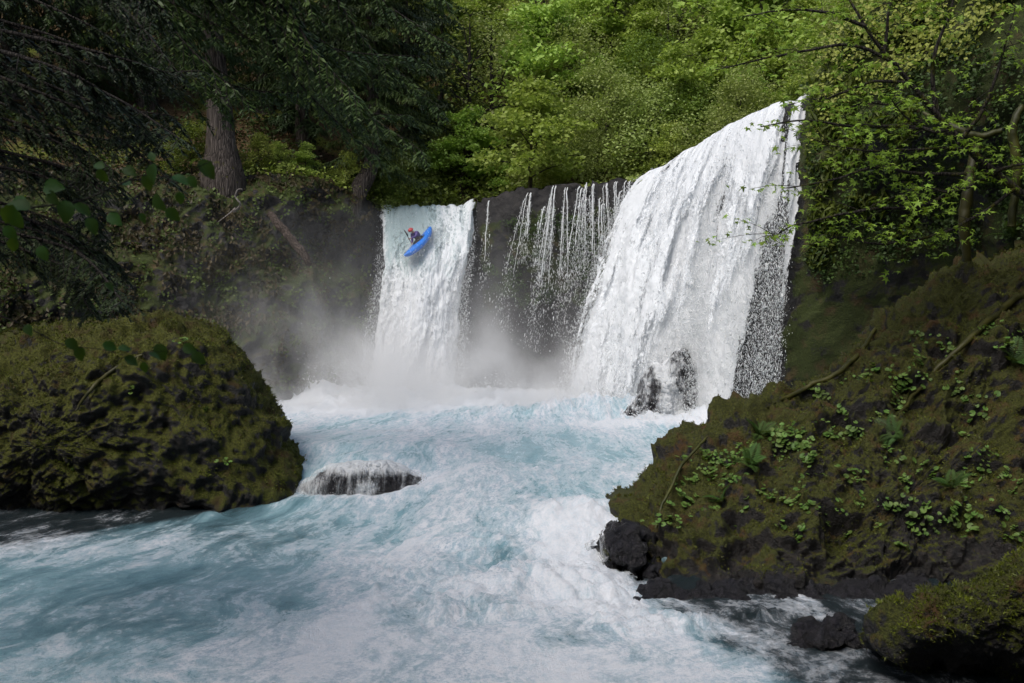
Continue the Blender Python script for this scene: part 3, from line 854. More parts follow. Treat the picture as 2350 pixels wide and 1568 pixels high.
def drop_l(u, t): return np.clip(0.10 + 0.9 * smooth(0.75, 1.0, u) * smooth(0, .3, t) + 0.8 * smooth(0.2, 0, u) * smooth(.1, .4, t), 0, 1)
build_fall(left_fall, G, tau, dens_l, 0.16, 5.2, 4.0, glass_l, 24000, 2, 0.30, drop_l)
LEFT_G = G

# ---- broad right fall
cr = np.array([(0, 1470, 411, 46.6), (.12, 1530, 384, 45.0), (.3, 1600, 342, 43.2), (.5, 1672, 298, 41.2), (.7, 1745, 262, 39.2), (.86, 1805, 238, 37.8), (.90, 1822, 242, 37.4), (.93, 1834, 240, 37.1), (1, 1856, 220, 36.7)], float)
ft = np.array([(0, 1282, 930), (.15, 1345, 938), (.3, 1410, 950), (.5, 1500, 968), (.7, 1610, 985), (.86, 1720, 1000), (1, 1786, 1010)], float)
nu, nv = 210, 220
uu = np.linspace(0, 1, nu)
cc = lerp_tab(uu, cr)
C = P(cc[:, 0], cc[:, 1], cc[:, 2])
Bf = np.array([PZ(*np.array([np.interp(u_, ft[:, 0], ft[:, 1]), np.interp(u_, ft[:, 0], ft[:, 2])]), 0.0) for u_ in uu])
C[:, 2] += 0.24 * fbm(np.stack([uu * 12, 0 * uu, 0 * uu], -1), 5, 1.0, gain=.6) + .05 - .3 * np.exp(-((uu - .90) / .018) ** 2)
tgc = np.gradient(C[:, :2], axis=0); tgc /= np.linalg.norm(tgc, axis=1)[:, None]
bk = np.stack([-tgc[:, 1], tgc[:, 0], 0 * uu], -1)
G, tau = fall_grid(C, Bf, bk, nu, nv, up=2.2, pw=0.60)
# the right end hugs the rock, bulges a little in the middle
right_fall = empty('waterfall', tuple(PZ(1500, 968, 0)), 'tall broad fan of white waterfall, the highest and widest of the falls', 'waterfall')
def dens_r(u, t):
    d = 0.95 - 0.34 * np.exp(-((u - 0.60 - 0.02 * t) / 0.05) ** 2) * smooth(.08, .25, t) * smooth(.75, .5, t)
    d = d - 0.35 * np.exp(-((u - 0.44) / 0.03) ** 2) * smooth(.2, .35, t) * smooth(.6, .45, t)
    d = d - 0.54 * smooth(0.72, 0.86, u + 0.02 * t) * smooth(0.12, 0.42, t) + 0.25 * np.exp(-((u - .80) / .03) ** 2) * smooth(.7, .3, t)
    d = d - 0.75 * np.exp(-((u - 0.895) / 0.022) ** 2) * smooth(0.5, 0.1, t) * (t > 0)
    d = d + 0.40 * np.exp(-((u - 0.95) / 0.02) ** 2) * smooth(0.55, 0.3, t)
    d = d - 0.26 * smooth(.4, .95, t) * smooth(.30, .55, u) - .6 * smooth(.965, .985, u) * smooth(.3, .45, t)
    d = d - 0.6 * np.exp(-((u - 0.44) / .05) ** 2) * smooth(.85, .95, t)
    return d
def drop_r(u, t):
    return np.clip(0.16 + 0.85 * smooth(0.72, 0.85, u) * smooth(0.0, .3, t) + 0.75 * np.exp(-((u - .6) / .07) ** 2) + 0.9 * smooth(0.10, 0.0, u) + 0.3 * smooth(.5, 1, t), 0, 1)
build_fall(right_fall, G, tau, dens_r, 0.14, 13.0, 24.0, None, 64000, 3, 0.30, drop_r, dsz=1.05)
RIGHT_G = G
for r_ in (left_fall, right_fall):
    for ch in r_.children:
        ch.matrix_parent_inverse = Matrix.Translation(-r_.location)

# ---- thin cascades on the middle ledge
def cascade(px0, py0, px1, py1, w0, w1, label, seed, nsub=5, nd=1400):
    rg = np.random.default_rng(seed)
    rk = np.interp(px0, rim_px, np.arange(NU))
    n0 = out_n[int(rk)]
    dr = float(np.interp(px0, RIM[:, 0], RIM[:, 2]))
    top = P(px0, py0 - 8, dr) + n0 * 0.35
    bot = P(px1, py1 + 40, dr - 0.7)
    o = empty('thin_cascade', tuple(top), label, 'waterfall', 'thin cascades on the dark ledge')
    inv = Matrix.Translation(-o.location)
    b = Buf(); dp, dd = [], []
    for s_ in range(nsub):
        xo = rg.uniform(-1, 1) * w0 * 1.3; xe = xo * w1 / w0 + rg.uniform(-.1, .1)
        t0 = 0.0 if s_ < 2 else rg.uniform(0, .3); t1 = rg.uniform(0.5, 1.0) if s_ else 1.0
        ts = np.linspace(t0, t1, 26)
        c = top[None] * (1 - ts[:, None]) + bot[None] * ts[:, None]
        c[:, 0] += xo * (1 - ts) + xe * ts + 0.07 * fbm(np.stack([ts * 6, ts * 0 + seed + s_ * 3, ts * 0], -1), 3, 1.0)
        c[:, 1] -= 0.55 * np.sin(np.clip(ts * 1.2, 0, 1) * math.pi / 2) ** 0.7 * 0.8
        c[0] += -n0 * 0.12
        wd = (0.008 + 0.020 * rg.random()) * (1 - 0.6 * ts) * (1 + 1.3 * fbm(np.stack([ts * 14, ts * 0 + seed, ts * 0 + s_], -1), 2, 1.0))
        b.tube(c, np.abs(wd) + 0.004, 5)
        m = int(nd * 1.6) // nsub
        tq = t0 + (min(t1 * 1.7, 1.7) - t0) * rg.random(m) ** .8
        cp = np.stack([np.interp(tq, ts, c[:, k]) for k in range(3)], -1)
        ov = np.maximum(tq - ts[-1], 0)[:, None]
        cp = cp + ov * (bot - top)[None]
        cp += rg.normal(0, 1, (m, 3)) * (0.03 + 0.13 * tq)[:, None] * [1, .7, .3]
        dp.append(cp); dd.append(np.tile(bot - top, (m, 1)))
    me = b.mesh('water_strands', [M_DROP]); ob = link('water_strands', me, parent=o); ob['kind'] = 'stuff'; ob.matrix_parent_inverse = inv
    dp = np.concatenate(dp); dd = np.concatenate(dd)
    V, t = droplets(dp, rg.lognormal(math.log(.0085), .45, len(dp)), dd, 2 + 4 * rg.random(len(dp)))
    ob = link('spray', mesh_np('spray', V, tris=t, mats=[M_DROP]), parent=o); ob['kind'] = 'stuff'; ob.matrix_parent_inverse = inv

for k, (a_, b_, c_, d_, e_, f_, n_, m_, lb) in enumerate((
        (1128, 470, 1118, 560, .05, .12, 2, 250, 'faint dribble at the left end of the dark ledge'),
        (1218, 452, 1186, 590, .12, .40, 4, 900, 'thin broken cascade, leftmost of the clear ones on the dark ledge'),
        (1272, 436, 1232, 610, .15, .50, 7, 2200, 'longest leaning cascade, sliding down leftwards from the dark ledge'),
        (1303, 440, 1292, 610, .07, .28, 3, 900, 'thin straight cascade in the middle of the dark ledge'),
        (1346, 432, 1325, 580, .20, .50, 7, 2000, 'bushiest of the thin cascades dropping from the dark ledge'),
        (1368, 432, 1362, 640, .05, .15, 2, 500, 'single hair-thin thread of water right of the bushiest cascade'),
        (1392, 430, 1390, 590, .14, .30, 5, 1100, 'twin-stranded thin cascade on the dark ledge'),
        (1420, 426, 1408, 540, .06, .20, 2, 400, 'short thread of water right of the twin strands'),
        (1446, 424, 1420, 520, .16, .35, 3, 700, 'short faint cascade nearest to the tall fan waterfall'))):
    cascade(a_, b_, c_, d_, e_, f_, lb, 11 + k, n_, m_)

# ---- veils of water over the two rocks in the water
M_VEIL = mat_fall('water veil', lo=1.05, hi=1.85, top=.85)
def veil(G, root, label, dens, off, keep, uvs):
    pass

# ---- splashes: drops thrown up from the foam
def splash(cx, cy, cz, rx, ry, n, hmax, size=0.022):
    th = RNG.random(n) * 2 * math.pi; r = RNG.random(n) ** .6
    hz = RNG.exponential(hmax * 0.35, n)
    cl = fbm(np.stack([np.cos(th) * 3 * r + cx, np.sin(th) * 3 * r + cy, hz * .3], -1), 3, 1.3)
    hz = hz * np.clip(0.5 + 1.8 * cl, 0.05, 2)
    return np.stack([cx + rx * r * np.cos(th), cy + ry * r * np.sin(th), cz + hz], -1)
sp = [splash(-5.0, 45.6, .5, 5.2, 1.6, 9000, 1.4), splash(-9.2, 45.0, .3, 1.5, .8, 3500, 1.5), splash(1.2, 45, .2, 4, 1, 3500, .6), splash(3.5, 41.5, .3, 2.5, 1.5, 6000, 1.0), splash(7.2, 37.6, .2, 3.0, 1.2, 5000, .9)]
c3 = PZ(1340, 1290, -1.4); sp.append(splash(c3[0] - .2, c3[1], -1.45, .9, 1.3, 3500, .35))
c3 = PZ(860, 1135, -1.2); sp.append(splash(c3[0], c3[1], -1.2, 2.6, .3, 3500, .28))
for px_, py_, n_ in ((1150, 1500, 1800), (1300, 1440, 1800), (600, 1480, 900), (1000, 1400, 900), (1450, 1500, 1200), (420, 1420, 500)):
    c3 = PZ(px_, py_, -1.9); sp.append(splash(c3[0], c3[1], -1.9, 1.3, .9, n_, .16))
c3 = PZ(1950, 1480, -1.9); sp.append(splash(c3[0], c3[1], -1.95, .8, .5, 500, .12))
sp = np.concatenate(sp); dv = RNG.normal(size=(len(sp), 3))
V, t = droplets(sp, RNG.lognormal(math.log(.014), .45, len(sp)) * np.where(sp[:, 1] < 33, .42, 1.1), dv, 1 + 1.5 * RNG.random(len(sp)))
o = link('splash_drops', mesh_np('splash_drops', V, tris=t, mats=[M_DROP])); tag(o, 'drops thrown up from the foam at the feet of the falls', kind='stuff')

# ================================================================== mist
bm = bmesh.new(); bmesh.ops.create_cube(bm, size=1.0)
me = bpy.data.meshes.new('mist'); bm.to_mesh(me); bm.free()
mist = link('mist', me)
X0, X1, Y0, Y1, Z0, Z1 = -19.0, 7.0, 39.5, 49.5, -0.6, 9.0
mist.location = ((X0 + X1) / 2, (Y0 + Y1) / 2, (Z0 + Z1) / 2); mist.scale = (X1 - X0, Y1 - Y0, Z1 - Z0)
tag(mist, 'white mist drifting up from the foot of the falls', kind='stuff')
t = NT('mist')
pos = t.geo()
sx = t.n('ShaderNodeSeparateXYZ'); t.set(sx, 0, pos)
x_, y_, z_ = sx.outputs
def gauss(cx, cy, rx, ry, hz, pw=1.0):
    ex = t.math('POWER', t.math('DIVIDE', t.math('SUBTRACT', x_, cx), rx), 2.0)
    ey = t.math('POWER', t.math('DIVIDE', t.math('SUBTRACT', y_, cy), ry), 2.0)
    ez = t.math('DIVIDE', t.math('MAXIMUM', z_, 0.0), hz)
    return t.math('EXPONENT', t.math('MULTIPLY', t.math('ADD', t.math('ADD', ex, ey), ez), -1.0))
nz = t.ss(t.noise(t.mapv(pos, (1, 1, .7)), 0.42, 5, 0.62), 0.38, 0.66)
d1 = t.math('MULTIPLY', gauss(-5.2, 45.0, 6.2, 3.2, 1.45), 2.1)
d2 = t.math('MULTIPLY', gauss(1.8, 43.6, 4.6, 3.0, 1.0), 0.7)
d3 = t.math('MULTIPLY', gauss(-8.5, 45.6, 6.5, 4.5, 3.0), 0.10)
dd_ = t.math('ADD', t.math('ADD', d1, d2), d3)
dd_ = t.math('MULTIPLY', dd_, t.math('MULTIPLY_ADD', nz, 1.45, 0.05))
vp = t.n('ShaderNodeVolumePrincipled'); t.set(vp, 'Color', (0.99, 0.995, 1.0)); t.set(vp, 'Density', dd_); t.set(vp, 'Anisotropy', 0.1)
t.t.links.new(vp.outputs[0], t.out.inputs['Volume'])
mist.data.materials.append(t.m)
# ================================================================== vegetation
def leaf_quads(cen, size, nrm=None, asp=1.5, droop=None):
    """kite shaped leaves, two triangles each, bent along the middle"""
    n = len(cen)
    if nrm is None:
        nrm = RNG.normal(size=(n, 3)); nrm[:, 2] = np.abs(nrm[:, 2]) + 0.6
    nrm = nrm / np.linalg.norm(nrm, axis=1)[:, None]
    q = RNG.normal(size=(n, 3))
    if droop is not None: q = q * 0.5 + droop
    a = q - (q * nrm).sum(1)[:, None] * nrm; a /= np.linalg.norm(a, axis=1)[:, None] + 1e-9
    b = np.cross(nrm, a)
    s = np.broadcast_to(size, (n,))[:, None]
    V = np.stack([cen - a * s * .5 * asp, cen + b * s * .5 + nrm * s * .1, cen + a * s * .5 * asp, cen - b * s * .5 + nrm * s * .1], 1)
    i = (np.arange(n) * 4)[:, None]
    T = np.concatenate([i + [[0, 1, 2]], i + [[0, 2, 3]]])
    return V.reshape(-1, 3), T

M_BARK = mat_bark('grey brown bark', moss=0.35)
M_BARK_D = mat_bark('dark twig bark', a=(0.012, 0.010, 0.009), b=(0.045, 0.038, 0.032), moss=0.1)
M_BARK_C = mat_bark('furrowed cedar bark', a=(0.025, 0.019, 0.016), b=(0.10, 0.085, 0.075), moss=0.12, stretch=(7, 7, .6))
M_MAPLE = mat_leaf('fresh maple leaves', (0.27, 0.38, 0.06), (0.40, 0.51, 0.12), 0.45)
M_YELLOW = mat_leaf('yellow green leaves', (0.31, 0.35, 0.065), (0.42, 0.45, 0.12), 0.45)
M_ALDER = mat_leaf('grey green alder leaves', (0.22, 0.265, 0.07), (0.34, 0.38, 0.13), 0.42)
M_DEEP = mat_leaf('deep green leaves', (0.09, 0.13, 0.022), (0.15, 0.20, 0.036), 0.35)
M_CONIFER = mat_leaf('dark conifer needles', (0.014, 0.026, 0.007), (0.030, 0.050, 0.013), 0.1, c=(0.03, 0.045, 0.012))
M_CONIFER_L = mat_leaf('green cedar sprays', (0.024, 0.046, 0.009), (0.055, 0.088, 0.017), 0.18)

def deciduous(seed, H=7.0, W=5.0, nleaf=6500, ls=0.15, mat=None, layered=0.35, lean=0.1, open_=0.3, barkm=None):
    """returns (trunk mesh, crown mesh), root at origin"""
    rg = np.random.default_rng(seed)
    b = Buf()
    top = np.array([lean * H * rg.uniform(-1, 1), lean * H * rg.uniform(-1, 1), H * 0.82])
    c1 = curve_pts([[0, 0, -.6], [top[0] * .2, top[1] * .3, H * .25], [top[0] * .7, top[1] * .5, H * .55], top], 16)
    r0 = 0.022 * H
    b.tube(c1, np.linspace(r0, r0 * .2, 16), 7, 0.2)
    tips = []
    nb = rg.integers(11, 16)
    for k in range(nb):
        f = 0.22 + 0.75 * (k + rg.random()) / nb
        p0 = c1[min(int(f * 15), 14)]
        an = k * 2.4 + rg.uniform(-.5, .5)
        spread = W * 0.5 * (math.sin(min(1, (f + .12)) * math.pi) ** 0.6) * rg.uniform(.65, 1.15)
        p2 = p0 + np.array([math.cos(an) * spread, math.sin(an) * spread, H * 0.14 * rg.uniform(0.2, 1.5)])
        pm = (p0 + p2) / 2 + np.array([0, 0, H * .05 * rg.uniform(-.3, 1)])
        cb = curve_pts([p0, pm, p2], 9)
        b.tube(cb, np.linspace(r0 * .42 * (1.1 - f * .6), 0.012, 9), 5)
        for j in range(5):
            q = cb[rg.integers(3, 9)]
            e = q + np.array([rg.normal(), rg.normal(), rg.normal() * .55 + .2]) * W * 0.11
            b.tube(curve_pts([q, (q + e) / 2 + [0, 0, .05], e], 4), [0.018, .014, .01, .006], 3, cap=False)
            tips.append(e)
        tips.append(p2)
    tips.append(top + [0, 0, H * .08])
    tips = np.array(tips)
    trunk = b.mesh('trunk', [barkm or M_BARK])
    m = len(tips); per = nleaf // m + 1
    rad = W * 0.115 * (0.6 + 0.9 * rg.random(m))
    g = rg.normal(size=(m, per, 3)); g /= np.linalg.norm(g, axis=2)[..., None]
    g *= (rg.random((m, per, 1)) ** 0.45)
    g[..., 2] *= layered + .15
    g[..., 2] -= 0.25 * (g[..., 0] ** 2 + g[..., 1] ** 2) * layered        # layers sag outwards
    cen = (tips[:, None] + g * rad[:, None, None] * 1.5).reshape(-1, 3)
    kk = rg.random(len(cen)) > open_ * (0.5 + 1.2 * fbm(cen, 2, 1.2, off=seed))
    cen = cen[kk]
    V, T = leaf_quads(cen, ls * (0.6 + 0.8 * rg.random(len(cen))))
    crown = mesh_np('crown', V, tris=T, shade=False, mats=[mat])
    return trunk, crown

def make_tree(name, loc, tm, cm, label, cat, group=None, rz=0.0, sc=1.0):
    o = empty(name, tuple(loc), label, cat, group)
    link('trunk', tm, parent=o); link('crown', cm, parent=o)
    o.rotation_euler[2] = rz; o.scale = (sc, sc, sc) if not hasattr(sc, '__len__') else sc
    return o

def hill_at(px, srow):
    iu = int(np.argmin(np.abs(HILL_PX - px))); return HILL[int(srow), iu]

# index hill points by where they are seen
HF = HILL.reshape(-1, 3)
def project(pts):
    v = np.asarray(pts) - np.array([0, 0, CAM_Z])
    f = np.array([0, math.cos(PITCH), -math.sin(PITCH)]); u = np.array([0, math.sin(PITCH), math.cos(PITCH)])
    d = v @ f
    return 1175 + FPX * v[:, 0] / d, 784 - FPX * (v @ u) / d
H_PX, H_PY = project(HF)
def ground_at_pixel(px, py, dmin=0):
    """the point of the hillside seen at (px, py)"""
    c = (H_PX - px) ** 2 + (H_PY - py) ** 2 + 1e6 * (HF[:, 1] < dmin)
    return HF[int(np.argmin(c))]

VAR = {}
VAR['maple'] = [deciduous(101, 7.0, 5.4, 7500, .17, M_MAPLE, .32), deciduous(102, 6.2, 5.2, 6500, .17, M_MAPLE, .30)]
VAR['yellow'] = [deciduous(111, 6.5, 5.0, 6500, .14, M_YELLOW, .5)]
VAR['alder'] = [deciduous(121, 6.5, 5.2, 9000, .105, M_ALDER, .75, open_=.2), deciduous(122, 5.2, 5.6, 8500, .10, M_ALDER, .8, open_=.15)]
VAR['deep'] = [deciduous(131, 6.0, 5.0, 7500, .13, M_DEEP, .6)]
VAR['bush'] = [deciduous(141, 2.6, 3.4, 4200, .10, M_ALDER, .8, open_=.1), deciduous(142, 2.4, 3.2, 4000, .11, M_YELLOW, .8, open_=.1), deciduous(143, 2.2, 3.0, 3800, .10, M_DEEP, .8, open_=.1)]
M_BARE = deciduous(151, 7.5, 4.5, 1500, .10, M_ALDER, .8, open_=.5, barkm=M_BARK_D)
VAR['thin'] = [M_BARE]

def put(kind, v, px, py, sc, label, group=None, name='deciduous_tree', cat='tree', rz=None, dmin=50, loc=None):
    """px, py: where the foot of the tree is seen"""
    tm, cm = VAR[kind][v % len(VAR[kind])]
    L = ground_at_pixel(px, py, dmin) if loc is None else np.asarray(loc)
    return make_tree(name, L - np.array([0, 0, .25]), tm, cm, label, cat, group, RNG.uniform(0, 6.28) if rz is None else rz, sc)

# the trees one can single out on the hillside
put('maple', 0, 1262, 330, 1.25, 'bright green layered maple in the middle of the hillside, standing highest above the dark ledge')
put('maple', 1, 1215, 445, 1.0, 'bright green maple low on the hillside just above the left end of the dark ledge')
put('maple', 0, 1395, 170, 1.15, 'fresh green maple with dark crooked limbs near the top middle of the hillside')
put('maple', 1, 1640, 330, 1.05, 'bright pale maple leaning out beside the crest of the tall fan waterfall', dmin=44)
put('maple', 0, 1745, 200, 1.5, 'large bright yellow-green maple rising behind the crest of the tall fan waterfall', dmin=42)
put('maple', 1, 1850, 130, 1.4, 'bright green maple at the top of the picture right of the tall waterfall', dmin=42)
put('alder', 1, 1475, 405, 1.05, 'rounded grey-green alder with dark forked stem standing on the lip beside the tall waterfall', dmin=47, rz=1.0)
put('alder', 0, 1390, 405, 1.0, 'dense grey-green alder on the dark ledge above the bushiest thin cascade', dmin=50)
put('alder', 0, 1310, 300, 1.1, 'grey-green alder between the two bright maples of the lower hillside')
put('thin', 0, 1500, 180, 1.35, 'sparse dark-limbed tree with a long crooked trunk on the upper right hillside')
put('thin', 0, 1075, 420, 1.5, 'tall bare-trunked tree leaning left, above the right edge of the narrow waterfall')
put('thin', 0, 1125, 395, 1.4, 'slim dark-trunked tree left of the low bright maple')
put('thin', 0, 1215, 60, 1.2, 'dark upright trunk at the top edge over the brown slope')
put('yellow', 0, 1150, 120, .9, 'yellowish young tree high on the hillside next to the conifers')
put('alder', 1, 1180, 250, 1.0, 'hazy olive alder left of the tall layered maple')
put('deep', 0, 1490, 270, .8, 'dark green bush-like tree in a hollow of the middle right hillside')

# the rest of the wood on the hillside, told apart by kind and zone
zones = []
cand = RNG.permutation(len(HF))
placed = []
lab = {'maple': 'bright green maple', 'yellow': 'yellow-green young tree', 'alder': 'grey-green alder', 'deep': 'deep green tree', 'thin': 'sparse dark-stemmed tree', 'bush': 'low rounded bush'}
cnt = 0
for ci in cand:
    p = HF[ci]; px, py = H_PX[ci], H_PY[ci]
    if p[1] < (44 if px < 1900 else 30) or p[1] > 108 or not (930 < px < 2450) or not (-330 < py < 470): continue
    srow = ci // HILL.shape[1]
    if s[srow] < 5.5: continue
    if px < 1080 and py > 300 and p[1] > 95: continue
    sp_ = 2.0 if p[1] < 62 else 2.6
    if placed and min((p[0] - q_[0]) ** 2 + (p[1] - q_[1]) ** 2 for q_ in placed) < sp_ ** 2: continue
    bare = fbm(np.array([[px / 170., py / 120., 0]]), 2, 1.0, off=60.0)[0]
    if bare > 0.22 and py < 330: continue                       # brown openings in the wood
    placed.append(p)
    r = RNG.random()
    low = py > 330
    kind = ('bush' if r < .30 else 'alder' if r < .66 else 'maple' if r < .76 else 'deep' if r < .88 else 'thin' if r < .95 else 'yellow') if low else \
           ('bush' if r < .30 else 'alder' if r < .50 else 'maple' if r < .66 else 'yellow' if r < .80 else 'thin' if r < .92 else 'deep')
    if px > 1880: kind = 'alder' if r < .5 else 'maple' if r < .8 else 'bush'
    zone = ('lower' if py > 300 else 'middle' if py > 130 else 'upper')
    side = 'behind the narrow waterfall' if px < 1110 else 'above the dark ledge' if px < 1460 else 'behind the tall waterfall' if px < 1880 else 'above the right gorge wall'
    gl = '%s, one of several %s, %s' % (lab[kind] if kind != 'bush' else 'low rounded bush', 'on the %s hillside' % zone, side)
    put(kind, int(RNG.integers(0, 3)), 0, 0, RNG.uniform(.55, .95) * (0.85 if low else 1.0), gl, gl.replace(', one of several', ''), name='bush' if kind == 'bush' else 'deciduous_tree', cat='bush' if kind == 'bush' else 'tree', loc=p)
    cnt += 1
    if cnt > 270: break
print('hillside trees', cnt)

M_WALLP = mat_leaf('pale plants on the wall', (0.05, 0.075, 0.015), (0.10, 0.13, 0.03), 0.25)
M_MOSSB = mat_leaf('hanging moss', (0.045, 0.065, 0.006), (0.085, 0.11, 0.010), 0.3)
M_WALLD = mat_leaf('dark wall leaves', (0.02, 0.038, 0.007), (0.05, 0.08, 0.014), 0.2)
M_BROWN = mat_leaf('brown ferns and litter', (0.04, 0.035, 0.012), (0.075, 0.055, 0.022), 0.2)
# undergrowth sheet over the hill and along the rims
def ground_leaves(mask_fn, n, size, mat, label, spread=.5, hmax=.6, name='undergrowth', src=None):
    src = HF if src is None else src
    idx = np.nonzero(mask_fn(src))[0]
    k = RNG.choice(idx, n)
    c = src[k] + RNG.normal(0, 1, (n, 3)) * [spread, spread, .05]
    dens = fbm(c, 3, 0.7, off=5.0)
    c[:, 2] += RNG.random(n) ** 1.5 * hmax * (0.6 + 1.5 * np.clip(dens, 0, 1))
    c = c[RNG.random(n) < np.clip(.55 + 1.8 * dens, .05, 1)]
    V, T = leaf_quads(c, size * (0.5 + RNG.random(len(c))))
    o = link(name, mesh_np(name, V, tris=T, shade=False, mats=[mat])); tag(o, label, kind='stuff'); return o
vis = (H_PX > 850) & (H_PX < 2200) & (H_PY > -150) & (HF[:, 1] < 90) & (HF[:, 1] > 40)
sflat = np.repeat(s, HILL.shape[1])
ground_leaves(lambda q_: vis & (sflat > 3.5), 90000, .15, M_ALDER, 'low green undergrowth covering the hillside', .4, .6)
ground_leaves(lambda q_: vis & (sflat > 6), 45000, .15, M_YELLOW, 'taller yellow-green brush between the trees of the hillside', .5, 2.2)
ground_leaves(lambda q_: vis & (sflat > 3.0) & (sflat < 9), 14000, .12, M_MAPLE, 'fresh green undergrowth along the top of the ledge', .4, .5)
leftg = (H_PX > -200) & (H_PX < 870) & (sflat < 3.0)
ground_leaves(lambda q_: leftg & (H_PX > 470), 5000, .11, M_YELLOW, 'yellow-green plants on the left bank edge', .25, .5)
ground_leaves(lambda q_: (H_PX > -300) & (H_PX < 860) & (sflat > .3) & (sflat < 22), 26000, .11, M_BROWN, 'brown ferns and litter added to dim the left slope like shade', .3, .5)  # dull brown leaf cover darkens the sunlit slope in place of shade
ground_leaves(lambda q_: (H_PX > -300) & (H_PX < 860) & (sflat > .3) & (sflat < 25), 16000, .12, M_CONIFER_L, 'dark low plants added to dim the left slope like shade', .3, .8)  # dark leaf colour stands in for shade on this slope
ground_leaves(lambda q_: (H_PX > 830) & (H_PX < 1090) & (sflat > 5) & (sflat < 9), 6000, .12, M_DEEP, 'dark bushes on the far bank behind the narrow waterfall', .4, 1.6)

# plants clinging to the gorge walls
WF = wall.reshape(-1, 3); W_PX, W_PY = project(WF)
wn_ = np.broadcast_to(out_n[None], wall.shape).reshape(-1, 3)
hflat = np.repeat(hh, NU)
def wall_leaves(mask, n, size, mat, label, out=.12, cl=0.08, name='wall_plants', thr=.12, fs=0.9, hang=0.0):
    idx = np.nonzero(mask)[0]
    k = RNG.choice(idx, n)
    f = fbm(WF[k], 3, fs, off=15.0)
    k = k[f > thr]
    c = WF[k] + RNG.normal(0, cl, (len(k), 3)) + wn_[k] * (RNG.random((len(k), 1)) * out)
    nr = wn_[k] * 0.7 + RNG.normal(0, .5, (len(k), 3)) + [0, 0, .5]
    V, T = leaf_quads(c, size * (0.5 + RNG.random(len(c))), nr, 1.3 if not hang else hang, droop=np.array([0, 0, -1.0]) if hang else None)
    o = link(name, mesh_np(name, V, tris=T, shade=False, mats=[mat])); tag(o, label, kind='stuff'); return o

lw = (W_PX > -250) & (W_PX < 850)
wall_leaves(lw & (hflat > .1), 26000, .10, M_WALLP, 'pale small-leaved plants dotted over the left gorge wall', .15, .07, thr=.10, fs=1.3)
wall_leaves(lw & (hflat > .25), 26000, .10, M_BROWN, 'brown moss and dead fern fronds on the left gorge wall', .15, .1, thr=.0, fs=.7, hang=2.0)
wall_leaves((W_PX > 1110) & (W_PX < 1420) & (hflat > .55) & (hflat < .88), 14000, .075, M_WALLD, 'dark moss and ferns under the thin cascades', .2, .1, thr=.05)
rw = (W_PX > 1862) & (W_PX < 2700)
wall_leaves((W_PX > 1866) & (W_PX < 2100) & (hflat > .55), 13000, .085, M_MOSSB, 'bright green moss hanging in strands on the right gorge wall', .25, .1, thr=.0, fs=.8, hang=3.5)
wall_leaves(rw & (hflat > .50), 40000, .085, M_WALLD, 'leafy plants on the right gorge wall', .3, .12, thr=.0)

wall_leaves((W_PX > 1880) & (W_PX < 3300) & (hflat > .80), 20000, .11, M_YELLOW, 'light green bushes high on the right gorge wall', .5, .2, thr=-.1)
ground_leaves(lambda q_: (H_PX > 1850) & (H_PX < 3300) & (H_PY > -400) & (HF[:, 1] > 18), 30000, .13, M_ALDER, 'light green undergrowth above the right gorge wall', .4, .8)
